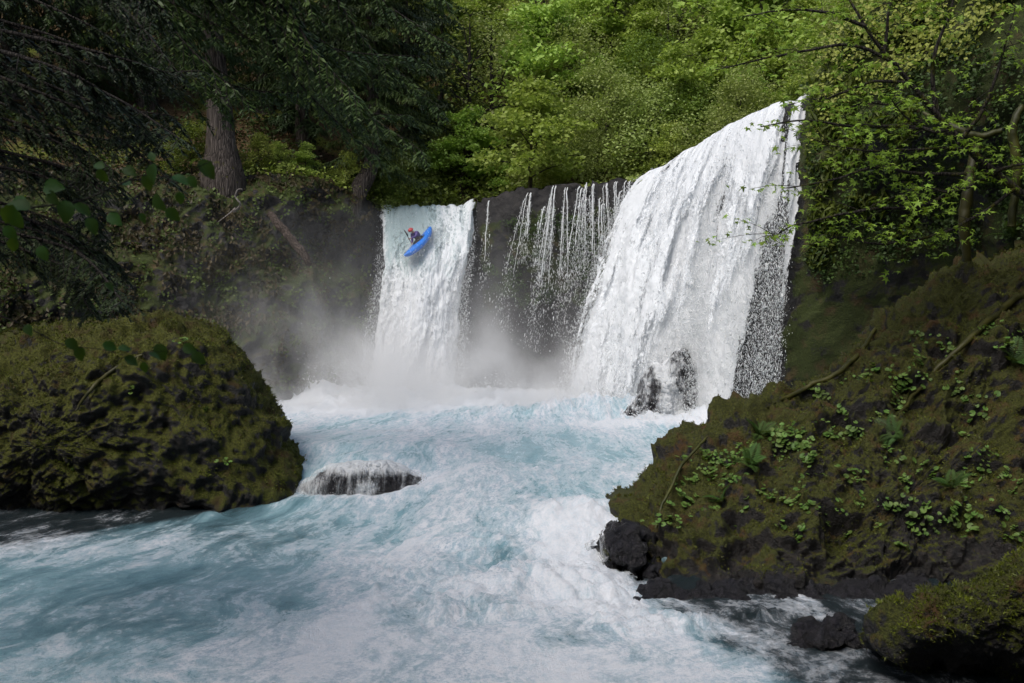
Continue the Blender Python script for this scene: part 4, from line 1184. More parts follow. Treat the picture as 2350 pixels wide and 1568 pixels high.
# ------------------------------------------------------------------ conifers
def conifer(seed, H=20.0, R=4.0, nb=60, z0=0.15, mat=None, leaf=0.30, per=36, trunk_r=0.35, barkm=None, flat=0.5, lean=(0, 0)):
    rg = np.random.default_rng(seed)
    b = Buf(); zz = np.concatenate([np.linspace(-3, 3, 12), np.linspace(3, H, 20)[1:]])
    tr = np.stack([lean[0] * (np.maximum(zz, 0) / H) ** 1.5 + .15 * np.sin(zz * .35 + seed), lean[1] * (zz / H) + .15 * np.cos(zz * .3 + seed), zz], -1)
    rr = trunk_r * (1 - zz / H * .93) * (1 + np.minimum(.55 * np.exp(-zz / 1.0), .8))
    b.tube(tr, np.maximum(rr, .03), 14, .25)
    trunk = b.mesh('trunk', [barkm or M_BARK_C])
    bb = Buf(); C, A, S_ = [], [], []
    for k in range(nb):
        f = z0 + (1 - z0) * (k + rg.random()) / nb
        p0 = np.array([np.interp(f * H, zz, tr[:, j]) for j in range(3)])
        an = k * 2.399 + rg.uniform(-.4, .4)
        L = R * (1.05 - f) ** 0.55 * rg.uniform(.65, 1.1) * min(1, .6 + (f - z0) * 4)
        dr = np.array([math.cos(an), math.sin(an), 0])
        c = curve_pts([p0, p0 + dr * L * .35 + [0, 0, -L * .06], p0 + dr * L * .75 + [0, 0, -L * .26], p0 + dr * L + [0, 0, -L * .30]], 12)
        bb.tube(c, np.linspace(.045, .008, 12), 4, cap=False)
        sd = np.cross(dr, [0, 0, 1])
        nt = 14
        for j in range(nt):
            g = .18 + .82 * j / (nt - 1)
            q = np.array([np.interp(g * 11, np.arange(12), c[:, m]) for m in range(3)])
            for sgn in (-1, 1):
                l2 = L * .30 * (1.15 - g) * rg.uniform(.7, 1.2) + .15
                e = q + sd * sgn * l2 * .85 + dr * l2 * .55 + np.array([0, 0, -l2 * (.35 + .5 * rg.random())])
                m = max(int(per * l2 / 1.0), 5)
                w = rg.random((m, 1)) ** .8
                pts = q + (e - q) * w - np.array([0, 0, 1]) * (w ** 2) * l2 * .18
                C.append(pts + rg.normal(0, .03, (m, 3))); d_ = (e - q) / np.linalg.norm(e - q)
                A.append(d_ + rg.normal(0, .45, (m, 3)) + [0, 0, -.35]); S_.append(np.full(m, leaf) * (1.1 - .5 * w[:, 0]) * rg.uniform(.6, 1.2, m))
    C, A, S_ = np.concatenate(C), np.concatenate(A), np.concatenate(S_)
    A /= np.linalg.norm(A, axis=1)[:, None]
    side = np.cross(A, [0, 0, 1]) + rg.normal(0, .25, A.shape); side /= np.linalg.norm(side, axis=1)[:, None]
    V = np.stack([C + side * S_[:, None] * .13, C - side * S_[:, None] * .13, C + A * S_[:, None]], 1).reshape(-1, 3)
    bb.tris(V, np.arange(len(V)).reshape(-1, 3))
    bmz = bb.mesh('crown', [mat or M_CONIFER], shade=False)
    return trunk, bmz

VAR['fir'] = [conifer(201, 19, 4.2, 74, .10, M_CONIFER, .34, 30, .35), conifer(202, 15, 3.8, 66, .05, M_CONIFER_L, .30, 30, .28)]
VAR['big'] = [conifer(203, 24, 5.0, 60, .22, M_CONIFER, .34, 34, .62, lean=(-.3, 0))]
def conifer_at(kind, v, px, py, d, sc, label, rz=0.0, zoff=0.0, group=None):
    tm, cm = VAR[kind][v]
    L = P(px, py, d)
    if px < 900: L[2] = HF[int(np.argmin((HF[:, 0] - L[0]) ** 2 + (HF[:, 1] - L[1]) ** 2)), 2] + .2
    return make_tree('conifer', L + [0, 0, zoff], tm, cm, label, 'tree', group, rz, sc)
conifer_at('big', 0, 502, 392, 46.4, 1.0, 'massive old conifer with a pale furrowed trunk on the left bank', 0.4)
conifer_at('fir', 0, 930, 430, 60, 1.0, 'dark conifer with drooping boughs over the river behind the narrow waterfall', 1.0)
conifer_at('fir', 1, 1010, 380, 66, .95, 'green conifer at the right end of the dark trees next to the bright hillside', 2.0)
conifer_at('fir', 0, 700, 330, 56, 1.1, 'dark conifer between the massive old trunk and the curved trunk', 3.0)
conifer_at('fir', 1, 610, 300, 60, 1.2, 'conifer deep in shade directly right of the massive old trunk', 4.0)
conifer_at('fir', 0, 330, 270, 58, 1.2, 'dark conifer left of the massive old trunk', 5.0)
conifer_at('fir', 1, 170, 240, 56, 1.2, 'shaded conifer on the slope at the far left, behind the hanging boughs', 0.5)
conifer_at('fir', 0, 30, 250, 53, 1.2, 'dark conifer nearest the left edge of the picture on the slope', 1.5)
conifer_at('fir', 0, 800, 260, 68, 1.3, 'tall conifer in the second row behind the curved trunk', 2.5)
conifer_at('fir', 1, 470, 200, 70, 1.3, 'far conifer in the second row behind the massive old trunk', 3.5)
conifer_at('fir', 0, -150, 200, 48, 1.3, 'dark conifer just outside the left edge on the upper slope', 4.5)
conifer_at('fir', 1, 900, 200, 78, 1.3, 'farthest of the dark conifers, where they meet the bright hillside', 4.0)
conifer_at('fir', 1, 250, 150, 70, 1.3, 'far conifer high on the left slope', 1.2)

# the tree with the curved foot
b = Buf()
A0 = P(806, 470, 49.2); pts = [P(800, 520, 49.0), P(822, 440, 49.3), P(846, 395, 49.6), P(856, 340, 49.8), P(858, 250, 50), P(850, 100, 50.2), P(846, -80, 50.5), P(844, -260, 51)]
cp_ = curve_pts(pts, 40)
b.tube(cp_, np.linspace(.50, .20, 40), 14, .10)
ct = empty('conifer', tuple(A0), 'conifer with a pale curved trunk at the cliff corner left of the narrow waterfall', 'tree')
ob = link('trunk', b.mesh('trunk', [M_BARK_C]), parent=ct); ob.matrix_parent_inverse = Matrix.Translation(-ct.location)
ob = link('crown', VAR['fir'][1][1], parent=ct); ob.location = Vector(P(858, 420, 49.9)) - ct.location
ob2 = link('crown', VAR['fir'][0][1], parent=ct); ob2.location = Vector(P(846, 330, 50.9)) - ct.location; ob2.rotation_euler[2] = 2

# ------------------------------------------------------------------ near boughs hanging in from the upper left
def bough(ctrl, seed, r0=.06, twig=1.3, per=46, leaf=.16, dens=26, droop=.6):
    """a long drooping branch with side sprays; ctrl in world coordinates"""
    rg = np.random.default_rng(seed)
    c = curve_pts(ctrl, 24); k = len(c)
    b.tube(c, np.linspace(r0, .008, k), 6, .15)
    Tn = np.gradient(c, axis=0); Tn /= np.linalg.norm(Tn, axis=1)[:, None]
    C, A, S_ = [], [], []
    for j in range(dens):
        g = .10 + .90 * j / (dens - 1); i = min(int(g * (k - 1)), k - 1)
        for sgn in (-1, 1):
            sd = np.cross(Tn[i], [0, 0, 1]); sd /= np.linalg.norm(sd) + 1e-9
            L = twig * (1.1 - .75 * g) * rg.uniform(.5, 1.15)
            d_ = sd * sgn * .75 + Tn[i] * .8 + np.array([0, 0, -droop * rg.uniform(.3, 1.3)]); d_ /= np.linalg.norm(d_)
            tw = curve_pts([c[i], c[i] + d_ * L * .5, c[i] + d_ * L + [0, 0, -L * .22]], 5)
            b.tube(tw, np.linspace(.010, .003, 5), 3, cap=False)
            m = int(per * L)
            w = rg.random(m); q = np.stack([np.interp(w * 4, np.arange(5), tw[:, a_]) for a_ in range(3)], -1)
            s2 = np.where(rg.random(m) < .5, -1, 1)[:, None]
            pd = np.cross(d_, [0, 0, 1]); pd /= np.linalg.norm(pd) + 1e-9
            C.append(q); A.append(d_ * .9 + pd * s2 * .9 + rg.normal(0, .18, (m, 3)) + [0, 0, -.25])
            S_.append(leaf * (1.15 - .6 * w) * rg.uniform(.6, 1.2, m))
    C, A, S_ = np.concatenate(C), np.concatenate(A), np.concatenate(S_)
    A /= np.linalg.norm(A, axis=1)[:, None]
    side = np.cross(A, [0, 0, 1]) + rg.normal(0, .3, A.shape); side /= np.linalg.norm(side, axis=1)[:, None]
    S3 = S_[:, None]
    V = np.stack([C, C + side * S3 * .17 + A * S3 * .4, C + A * S3, C - side * S3 * .17 + A * S3 * .4], 1).reshape(-1, 3)
    nn = np.arange(len(C)) * 4
    lf.tris(V, np.concatenate([np.stack([nn, nn + 1, nn + 2], -1), np.stack([nn, nn + 2, nn + 3], -1)]))

def bough_tree(label, base, boughs, trunk_pts, trunk_r, leaf, dens, per, twig, mat, seed0):
    global b, lf
    b, lf = Buf(), Buf()
    b.tube(curve_pts(trunk_pts, 30), np.linspace(trunk_r, trunk_r * .4, 30), 14, .25)
    root = empty('conifer', base, label, 'tree')
    for i, bo in enumerate(boughs):
        bough([P(*q_) for q_ in bo], seed0 + i, .05, twig, per, leaf, dens)
    a = link('trunk', b.mesh('trunk', [M_BARK_D]), parent=root); a.matrix_parent_inverse = Matrix.Translation(-root.location)
    a = link('foliage', lf.mesh('foliage', [mat], shade=False), parent=root); a.matrix_parent_inverse = Matrix.Translation(-root.location)

# hemlock at the left, its trunk outside the picture, 14 to 20 m away
bo = []
for i in range(30):
    y0 = -160 + i * 25 + RNG.uniform(-45, 45)
    L = RNG.uniform(330, 520) * (1.0 if y0 < 220 else .55)
    d0 = RNG.uniform(13, 19)
    bo.append([(-420, y0 - 40, d0 + 1), (-150, y0 - 10, d0), (60 + L * .35, y0 + 50 + L * RNG.uniform(-.05, .2), d0 - RNG.uniform(-1, 1)), (60 + L * .8, y0 + 90 + L * RNG.uniform(.05, .45), d0 - RNG.uniform(-1.5, 2))])
bough_tree('near hemlock at the left edge with dark feathery boughs drooping into the picture', tuple(P(-520, 1300, 16.5)), bo,
           [P(-520, 1300, 16.5), P(-500, 800, 16.5), P(-480, 200, 16.5), P(-470, -700, 16.5)], .45, .115, 28, 130, .95, M_CONIFER, 300)
# cedar reaching over from the upper left, 22 to 32 m away
bo = []
for i in range(30):
    x0 = RNG.uniform(120, 700); y0 = RNG.uniform(-420, -60); d0 = RNG.uniform(22, 31)
    dx = RNG.uniform(180, 420) * (1 if RNG.random() < .8 else -.5); dy = RNG.uniform(170, 360)
    x3 = min(x0 + dx, 1020)
    bo.append([(x0 - 160, y0 - 60, d0 + .5), (x0, y0 + 20, d0), (x0 + (x3 - x0) * .45, y0 + dy * .75, d0 - .5), (x3, y0 + dy * 1.25, d0 - 1)])
bo += [[(380, -120, 27), (415, 60, 26.5), (520, 190, 26), (700, 215, 26)], [(560, -160, 25), (650, 20, 25), (760, 110, 25), (960, 130, 24.5)], [(620, -60, 28), (700, 130, 28), (800, 245, 27), (935, 265, 27)],
       [(700, -160, 29), (800, 60, 29), (900, 150, 29), (1010, 250, 29)], [(760, -200, 30), (860, -20, 30), (960, 60, 30), (1045, 110, 30)], [(560, -60, 30), (640, 130, 30), (760, 230, 30), (880, 330, 30)]]
bough_tree('big cedar leaning in from the upper left with long curved limbs', tuple(P(-700, 420, 30)), bo,
           [P(-700, 420, 30), P(-500, 0, 29), P(-200, -400, 28), P(200, -620, 27)], .6, .24, 26, 38, 1.7, M_CONIFER_L, 400)

# light green shrubs at the feet of the bank trees
for k, (px, py, sc_, kd, lb) in enumerate(((590, 392, .36, 'yellow', 'small yellow-green shrub at the right foot of the massive old trunk'), (640, 400, .30, 'yellow', 'low yellow-green shrub on the bank edge above the log'),
        (700, 405, .28, 'maple', 'low bright shrub on the bank between the old trunk and the curved trunk'), (790, 430, .35, 'yellow', 'small bright shrub at the foot of the curved trunk'), (880, 420, .55, 'deep', 'dark green shrub right of the curved trunk above the narrow waterfall'),
        (440, 396, .45, 'deep', 'dark shrub left of the massive old trunk on the bank'))):
    d_ = float(np.interp(px, RIM[:, 0], RIM[:, 2])) + .7
    L = P(px, py, d_); L[2] = HF[int(np.argmin((HF[:, 0] - L[0]) ** 2 + (HF[:, 1] - L[1]) ** 2)), 2]
    put(kd, k, 0, 0, sc_, lb, name='shrub', cat='shrub', loc=L)
# ================================================================== veils of water over rocks
def veil_on(G, nrows, off, dens, parent, seed, wavy=.05):
    g = G[:nrows]; N = grid_normals(G, wrap=True)[:nrows]
    if ((g - G.reshape(-1, 3).mean(0)) * N).sum() < 0: N = -N
    g = g + N * (off + wavy * ridged(g * [1, 1, .4], 4, 2.5, off=seed))[..., None]
    me = mesh_np('water_veil', g.reshape(-1, 3), grid_quads(g.shape[1], nrows, wrap=True), mats=[M_VEIL])
    uvmap(me, np.stack([g[..., 0] * 1.3, g[..., 2] * .6 + g[..., 1] * .4], -1).reshape(-1, 2))
    attr(me, 'thickness', dens(g, N)); attr(me, 'glassy', np.zeros(g.shape[:2]))
    return link('water_veil', me, parent=parent)
cD = GD.reshape(-1, 3).mean(0); topD = GD[..., 2].max()
def dd1(g, N):
    r = (g[..., 0] - cD[0]) / 2.2
    hgt_ = (g[..., 2] + 1.3) / (topD + 1.3)
    return 0.40 + 0.30 * smooth(.62, 1.0, hgt_) + .12 * smooth(.5, 1.0, np.abs(r)) + .35 * smooth(.16, .0, hgt_) + .14 * fbm(g * [1, 1, .25], 3, 1.5) + .22 * np.exp(-((r + .05) / .16) ** 2) * smooth(.75, .3, hgt_)
veil_on(GD, 68, .10, dd1, drown, 5.0)
cB = GBR.reshape(-1, 3).mean(0)
def dd2(g, N):
    return 0.44 + .22 * fbm(g * [1, 1, .3], 3, 1.6, off=3.0) + .35 * np.exp(-((g[..., 0] - cB[0] + .25 * (g[..., 2] - 1)) / .3) ** 2) + .25 * fbm(g, 3, 4.0)
def dd3(g, N):
    return 0.30 + .22 * smooth(.1, .9, fbm(g * [1, 1, .4], 3, 1.6, off=5.0) + .6 * smooth(P(1395, 1300, 23)[0], P(1345, 1300, 23)[0], g[..., 0])) - .2 * smooth(P(1420, 1300, 23)[0], P(1470, 1300, 23)[0], g[..., 0])
veil_on(GC, 62, .07, dd3, chute_rock, 15.0, .09)
veil_on(GBR, 62, .06, dd2, base_rock, 9.0)

# ================================================================== moss, plants and roots on the boulders
def surf_sample(G, N, n, mask):
    idx = np.nonzero(mask.ravel())[0]
    k = RNG.choice(idx, n)
    a = G.reshape(-1, 3)[k]; nn = N.reshape(-1, 3)[k]
    return a + RNG.normal(0, .03, a.shape), nn, k

def outward(G):
    N = grid_normals(G, wrap=True)
    return -N if ((G - G.reshape(-1, 3).mean(0)) * N).sum() < 0 else N

def mossy(G, parent, n, size, mat, label, zmin, thr, fs, name='moss_tufts', off=0.0, up=.3):
    N = outward(G)
    area = np.linalg.norm(np.cross(np.gradient(G, axis=0), np.gradient(G, axis=1)), axis=-1)
    f = fbm(G, 4, fs, off=off) + up * (N[..., 2] - .3)
    w = area * (G[..., 2] > zmin) * (N[..., 1] < .6) * np.clip((f - thr) * 6, 0, 1)
    w = w.ravel() / w.sum()
    k = RNG.choice(len(w), n, p=w)
    c = G.reshape(-1, 3)[k] + RNG.normal(0, .025, (n, 3)); nn = N.reshape(-1, 3)[k]
    d = nn * .8 + RNG.normal(0, .5, (n, 3)) + [0, 0, .15]; d /= np.linalg.norm(d, axis=1)[:, None]
    sd = np.cross(d, RNG.normal(size=(n, 3))); sd /= np.linalg.norm(sd, axis=1)[:, None]
    s_ = (size * (.5 + RNG.random(n)))[:, None]
    V = np.stack([c - sd * s_ * .28 - nn * .02, c + sd * s_ * .28 - nn * .02, c + d * s_], 1).reshape(-1, 3)
    o = link(name, mesh_np(name, V, tris=np.arange(n * 3).reshape(-1, 3), shade=False, mats=[mat]), parent=parent)
    o['kind'] = 'stuff'; return o
M_MOSS1 = mat_leaf('olive moss', (0.026, 0.028, 0.004), (0.080, 0.084, 0.009), 0.12, c=(0.055, 0.034, 0.010))
M_MOSS2 = mat_leaf('rusty moss', (0.035, 0.022, 0.006), (0.075, 0.044, 0.012), 0.12)
M_MOSS3 = mat_leaf('bright moss', (0.065, 0.080, 0.005), (0.130, 0.150, 0.010), 0.18)
mossy(GR, boulder_r, 70000, .038, M_MOSS1, '', -1.2, .04, .8)
mossy(GR, boulder_r, 26000, .038, M_MOSS2, '', -0.9, .05, .9, off=12.0)
mossy(GR, boulder_r, 30000, .042, M_MOSS3, '', -1.2, .08, .7, off=25.0)
mossy(GL, boulder_l, 50000, .048, M_MOSS1, '', -1.0, .0, .8, off=4.0, up=.5)
mossy(GL, boulder_l, 12000, .046, M_MOSS2, '', -0.8, .12, .9, off=14.0, up=.5)
mossy(GL, boulder_l, 30000, .048, M_MOSS3, '', -1.0, .08, .8, off=24.0, up=.3)
mossy(GB, low_rock, 16000, .045, M_MOSS3, '', -1.75, -.1, .9, off=34.0)
mossy(GB, low_rock, 12000, .04, M_MOSS1, '', -1.85, -.2, .9, off=37.0)

# round-leaved plants, each leaf its own piece
M_ROUND = mat_leaf('round leaves', (0.06, 0.11, 0.018), (0.13, 0.20, 0.045), 0.25, scale=3.0)
M_FERN = mat_leaf('fern fronds', (0.03, 0.06, 0.012), (0.055, 0.10, 0.02), 0.25)
def round_leaf(seed):
    rg = np.random.default_rng(seed); n = 9
    th = np.linspace(.35, 2 * math.pi - .35, n)
    r = .5 * (1 + .06 * rg.normal(size=n))
    V = [[0, 0, 0]] + [[r[i] * math.cos(t_), r[i] * math.sin(t_), .10 + .03 * math.sin(3 * t_)] for i, t_ in enumerate(th)]
    return mesh_np('leaf', V, tris=[[0, i, i + 1] for i in range(1, n)], shade=True, mats=[M_ROUND])
ROUND = [round_leaf(k) for k in range(4)]
def frond_mesh(seed, pairs=13, L=1.0):
    rg = np.random.default_rng(seed); bfr = Buf()
    c = np.array([[t_ * L, 0, .35 * L * math.sin(t_ * 1.9) - .18 * t_ * t_ * L] for t_ in np.linspace(0, 1, pairs + 3)])
    bfr.tube(c, np.linspace(.010, .003, len(c)) * L, 3, cap=False)
    for i in range(2, len(c) - 1):
        w = .30 * L * math.sin((i / len(c)) ** .7 * math.pi) + .02
        for sg in (-1, 1):
            p0 = c[i]; tip = p0 + np.array([.10 * L, sg * w, -.10 * w]); m1 = p0 + np.array([.045 * L + .3 * .1 * L, sg * w * .45, .01]); m0 = p0 + np.array([-.02 * L, sg * w * .4, 0])
            bfr.tris([p0, m1, tip, m0], [[0, 1, 2], [0, 2, 3]])
    return bfr.mesh('frond', [M_FERN], shade=False)
FROND = [frond_mesh(k) for k in range(3)]

def nearest_front(G, px, py):
    """front-surface point of a solid seen at (px, py) and its normal"""
    N = outward(G)
    X_, Y_ = project(G.reshape(-1, 3))
    c = (X_ - px) ** 2 + (Y_ - py) ** 2 + 1e5 * (N.reshape(-1, 3)[:, 1] > .3) + 20 * G.reshape(-1, 3)[:, 1]
    k = int(np.argmin(c)); return G.reshape(-1, 3)[k], N.reshape(-1, 3)[k]
def plant(G, px, py, nl, size, spread, label, group=None, fern=False, name=None):
    p0, n0 = nearest_front(G, px, py)
    o = empty(name or ('fern' if fern else 'leafy_plant'), tuple(p0), label, 'fern' if fern else 'plant', group)
    up = Vector((n0[0] * .55, n0[1] * .55, n0[2] * .55 + .65)).normalized()
    q0 = up.to_track_quat('Z', 'Y')
    for k in range(nl):
        if fern:
            l = bpy.data.objects.new('frond', FROND[k % 3]); COL.objects.link(l); l.parent = o
            l.rotation_euler = (q0 @ Matrix.Rotation(k * 2.4 + RNG.uniform(-.4, .4), 3, 'Z').to_quaternion() @ Matrix.Rotation(-RNG.uniform(.1, .7), 3, 'Y').to_quaternion()).to_euler()
            sc_ = size * RNG.uniform(.7, 1.2)
        else:
            l = bpy.data.objects.new('leaf', ROUND[k % 4]); COL.objects.link(l); l.parent = o
            tp = np.array([RNG.normal() * spread, RNG.normal() * spread * .4, RNG.normal() * spread * .6])
            tp = tp - n0 * np.dot(tp, n0) + n0 * RNG.uniform(.03, .12)
            l.location = tuple(tp)
            l.rotation_euler = (q0 @ Matrix.Rotation(RNG.uniform(0, 6.28), 3, 'Z').to_quaternion() @ Matrix.Rotation(RNG.normal() * .35, 3, 'X').to_quaternion()).to_euler()
            sc_ = size * RNG.uniform(.6, 1.25)
        l.scale = (sc_,) * 3
    return o
big = [(1580, 1150, 16, 'largest patch of round green leaves near the left end of the broad boulder'), (1540, 1205, 8, 'round-leaved plant at the lower left tip of the broad boulder, above the bright moss'),
       (1640, 1180, 9, 'round leaves just right of the largest leaf patch on the broad boulder'), (1800, 1000, 11, 'dense clump of round pale leaves on the upper left slope of the broad boulder'),
       (1860, 1045, 8, 'round-leaved clump below the dense pale clump, upper left slope of the broad boulder'), (1880, 905, 9, 'round leaves near the ridge line of the broad boulder beneath the waterfall\'s right edge'),
       (2010, 850, 8, 'round leaves high on the ridge of the broad boulder where the slope steepens'), (2210, 900, 9, 'leaf patch beside the mossy root on the broad boulder'),
       (2250, 955, 7, 'round-leaved patch below the mossy root on the broad boulder'), (2120, 1180, 8, 'round leaves in the middle of the broad boulder\'s dark face'), (2230, 1190, 7, 'lone leafy tuft on the right part of the dark face, in yellow moss')]
for px, py, nl, lb in big:
    plant(GR, px, py, nl + 10, .145, .27, lb)
zn = [(1560, 1040, 1720, 1110, 'left shoulder'), (1700, 960, 1900, 1060, 'upper slope'), (1900, 850, 2100, 1000, 'ridge side'), (2100, 740, 2340, 900, 'upper right slope'), (2000, 1000, 2330, 1120, 'right face'),
      (1700, 1080, 1990, 1230, 'central face'), (2000, 1130, 2330, 1260, 'lower right face')]
for x0, y0, x1, y1, zl in zn:
    for k in range(17):
        plant(GR, RNG.uniform(x0, x1), RNG.uniform(y0, y1), int(RNG.integers(5, 14)), RNG.uniform(.09, .15), RNG.uniform(.12, .28), 'small round-leaved plant scattered over the %s of the broad boulder' % zl, 'small leafy plants on the %s of the broad boulder' % zl)
for px, py, sz, lb in ((1745, 1000, .55, 'dark fern on the upper left slope of the broad boulder'), (1720, 1070, .5, 'dark fern hanging under the left shoulder of the broad boulder'), (1660, 1150, .45, 'small fern behind the largest patch of round leaves'),
                       (2050, 1000, .5, 'fern in the middle of the broad boulder'), (2180, 1120, .5, 'fern hanging from a crack on the right of the broad boulder'), (2330, 545, .9, 'large arching fern at the right edge above the broad boulder'),
                       (2320, 830, .6, 'fern high on the right slope of the broad boulder near the picture edge')):
    plant(GR, px, py, 8, sz, .1, lb, fern=True)
for k, (px, py, lb) in enumerate(((300, 890, 'small leafy sprig on the shoulder of the left boulder'), (470, 940, 'little round-leaved plant on the right half of the left boulder'), (170, 1080, 'small plant in the dark cleft side of the left boulder'),
                                  (410, 790, 'small leafy plant on the crown of the left boulder'), (520, 1060, 'small plant low on the right side of the left boulder'))):
    plant(GL, px, py, 6, .12, .14, lb)

M_ROOT = mat_leaf('moss coated root', (0.022, 0.023, 0.004), (0.055, 0.052, 0.009), 0.0)
def tube_thing(name, pts, rad, mat, label, cat, n=40, rough=.4, sides=9):
    b_ = Buf(); c = curve_pts(pts, n)
    c = c + 0.05 * np.stack([fbm(c, 3, 1.5, off=k * 9.) for k in range(3)], -1) * 2
    b_.tube(c, np.interp(np.linspace(0, 1, n), np.linspace(0, 1, len(rad)), rad), sides, rough)
    o = link(name, b_.mesh(name, [mat])); return tag(o, label, cat)
def on(G, lst, lift=.05):
    r_ = []
    for q_ in lst:
        a_, n_ = nearest_front(G, *q_); r_.append(a_ + n_ * lift)
    return r_
tube_thing('mossy_root', on(GR, [(2400, 640), (2300, 705), (2230, 775), (2160, 835), (2105, 895), (2060, 960)]), [.10, .10, .08, .07, .05, .03], M_ROOT, 'thick moss-coated root running diagonally down the broad boulder', 'root')
tube_thing('mossy_root', on(GR, [(2010, 760), (1940, 850), (1830, 900), (1760, 935)]), [.05, .07, .06, .03], M_ROOT, 'thin mossy root along the ridge of the broad boulder', 'root')
tube_thing('mossy_root', on(GR, [(1620, 1010), (1560, 1080), (1520, 1160), (1500, 1230)]), [.03, .04, .035, .02], M_ROOT, 'golden mossy root down the left end of the broad boulder', 'root')
tube_thing('mossy_root', on(GL, [(330, 810), (255, 850), (220, 890), (180, 945)], .08), [.05, .06, .06, .03], M_ROOT, 'bright mossy root slanting across the left boulder', 'root')

# fallen log and driftwood on the left wall
M_LOG = mat_bark('weathered log', a=(0.035, 0.027, 0.022), b=(0.11, 0.085, 0.072), stretch=(6, 6, 6))
tube_thing('fallen_log', [P(618, 492, 44.6), P(640, 515, 44.0), P(668, 548, 43.7), P(700, 590, 43.3), P(712, 610, 43.2)], [.15, .19, .19, .18, .10], M_LOG, 'weathered log lying down the left cliff beside the dark hollow', 'log', 30, .25, 12)
bw = Buf()
bw.tube(curve_pts([P(536, 486, 42.9), P(552, 470, 42.5), P(540, 452, 42.4), P(545, 436, 42.4), P(556, 434, 42.3)], 16), np.linspace(.05, .02, 16), 6)
bw.tube(curve_pts([P(540, 478, 42.8), P(520, 495, 42.7), P(500, 510, 42.9)], 8), np.linspace(.035, .012, 8), 5)
tag(link('driftwood', bw.mesh('driftwood', [mat_bark('bleached wood', a=(.2, .18, .16), b=(.35, .32, .3))])), 'bleached forked driftwood branch on the left cliff', 'branch')['kind'] = 'thing'

# ================================================================== the maple on the right bank
M_MAPLE_N = mat_leaf('maple leaves near', (0.15, 0.24, 0.022), (0.25, 0.37, 0.05), 0.42, scale=1.5)
def maple_leaf(seed):
    rg = np.random.default_rng(seed)
    lob = [(-150, .30), (-122, .52), (-95, .26), (-62, .86), (-32, .36), (0, 1.0), (32, .36), (62, .86), (95, .26), (122, .52), (150, .30)]
    V = [[0, 0, .02]] + [[r * math.cos(math.radians(a)) * .55, r * math.sin(math.radians(a)) * .55, -.14 * r * r + .03 * rg.normal()] for a, r in lob]
    return mesh_np('leaf', V, tris=[[0, i, i + 1] for i in range(1, len(lob))], shade=False, mats=[M_MAPLE_N])
MLEAF = [maple_leaf(k) for k in range(4)]
MV = [np.array([v.co[:] for v in m_.vertices]) for m_ in MLEAF]
MT = np.array([[0, i, i + 1] for i in range(1, 11)])
mp = empty('maple_tree', tuple(P(2560, 640, 27.3)), 'near maple with star-shaped bright leaves leaning left over the dark right gorge wall', 'tree')
inv = Matrix.Translation(-mp.location)
mb = Buf()
limbs = [([(2560, 640, 27.3), (2440, 520, 27), (2310, 420, 26.5), (2200, 320, 26), (2090, 190, 25.5), (1985, 60, 25), (1900, -90, 25)], .17),
         ([(2090, 190, 25.5), (2000, 190, 25), (1930, 215, 24.5), (1880, 235, 24)], .05),
         ([(2060, 150, 25.3), (1960, 105, 25), (1850, 118, 24.8), (1740, 138, 24.5), (1640, 160, 24.5)], .05),
         ([(2215, 400, 26.2), (2110, 400, 25.5), (2010, 385, 25), (1900, 415, 24.5), (1795, 432, 24)], .06),
         ([(2215, 420, 26.2), (2120, 470, 25.5), (2000, 480, 25), (1900, 500, 24.5), (1815, 520, 24), (1780, 540, 24)], .055),
         ([(2190, 310, 26), (2080, 290, 25.5), (1960, 290, 25), (1850, 275, 24.6), (1745, 290, 24.3)], .06),
         ([(2200, 340, 26), (2100, 345, 25.5), (1990, 345, 25), (1890, 330, 24.7)], .045),
         ([(2330, 430, 26.5), (2200, 520, 26), (2040, 560, 25.5), (1930, 545, 25.3), (1860, 560, 25)], .05),
         ([(2280, 400, 26.3), (2310, 385, 25.8), (2350, 380, 25.2), (2430, 372, 25)], .06),
         ([(2200, 330, 26), (2260, 240, 25.5), (2300, 130, 25.2), (2330, 20, 25)], .07),
         ([(2150, 260, 25.8), (2140, 140, 25.6), (2180, 30, 25.4), (2200, -60, 25.2)], .07),
         ([(2030, 120, 25.3), (2040, 20, 25.2), (2060, -60, 25.2)], .05),
         ([(1985, 60, 25), (1900, 30, 24.8), (1800, 25, 24.6), (1700, 40, 24.4)], .05),
         ([(2120, 220, 25.7), (2050, 240, 25.4), (1990, 235, 25.1), (1940, 250, 24.8)], .04),
         ([(2180, 300, 26), (2130, 300, 25), (2080, 270, 24.3), (2040, 220, 24)], .04),
         ([(2280, 400, 26.5), (2190, 440, 25.6), (2110, 430, 25), (2060, 450, 24.6)], .04)]
tipn = []
for li_, (pts_, r_) in enumerate(limbs):
    c = curve_pts([P(*q_) for q_ in pts_], 30)
    c += .05 * np.stack([fbm(c, 2, 1.2, off=li_ + 7. * k) for k in range(3)], -1)
    mb.tube(c, np.linspace(r_, .012, 30), 7, .15)
    ntw = 8 if li_ == 0 else 16
    for j in range(ntw):
        i0 = int(RNG.integers(6 if li_ else 12, 30)); q_ = c[i0]
        e = q_ + np.array([RNG.normal() * .65, RNG.normal() * .5, RNG.normal() * .34 - .06])
        tw = curve_pts([q_, (q_ + e) / 2 + [0, 0, .06], e], 6)
        mb.tube(tw, np.linspace(.012, .004, 6), 3, cap=False)
        tipn += [(tw[5], 6), (tw[3], 3)]
    tipn.append((c[-1], 7))
ob = link('trunk', mb.mesh('trunk', [mat_bark('maple bark', a=(.016, .013, .011), b=(.06, .052, .046), moss=.3)]), parent=mp); ob.matrix_parent_inverse = inv
L_ = []
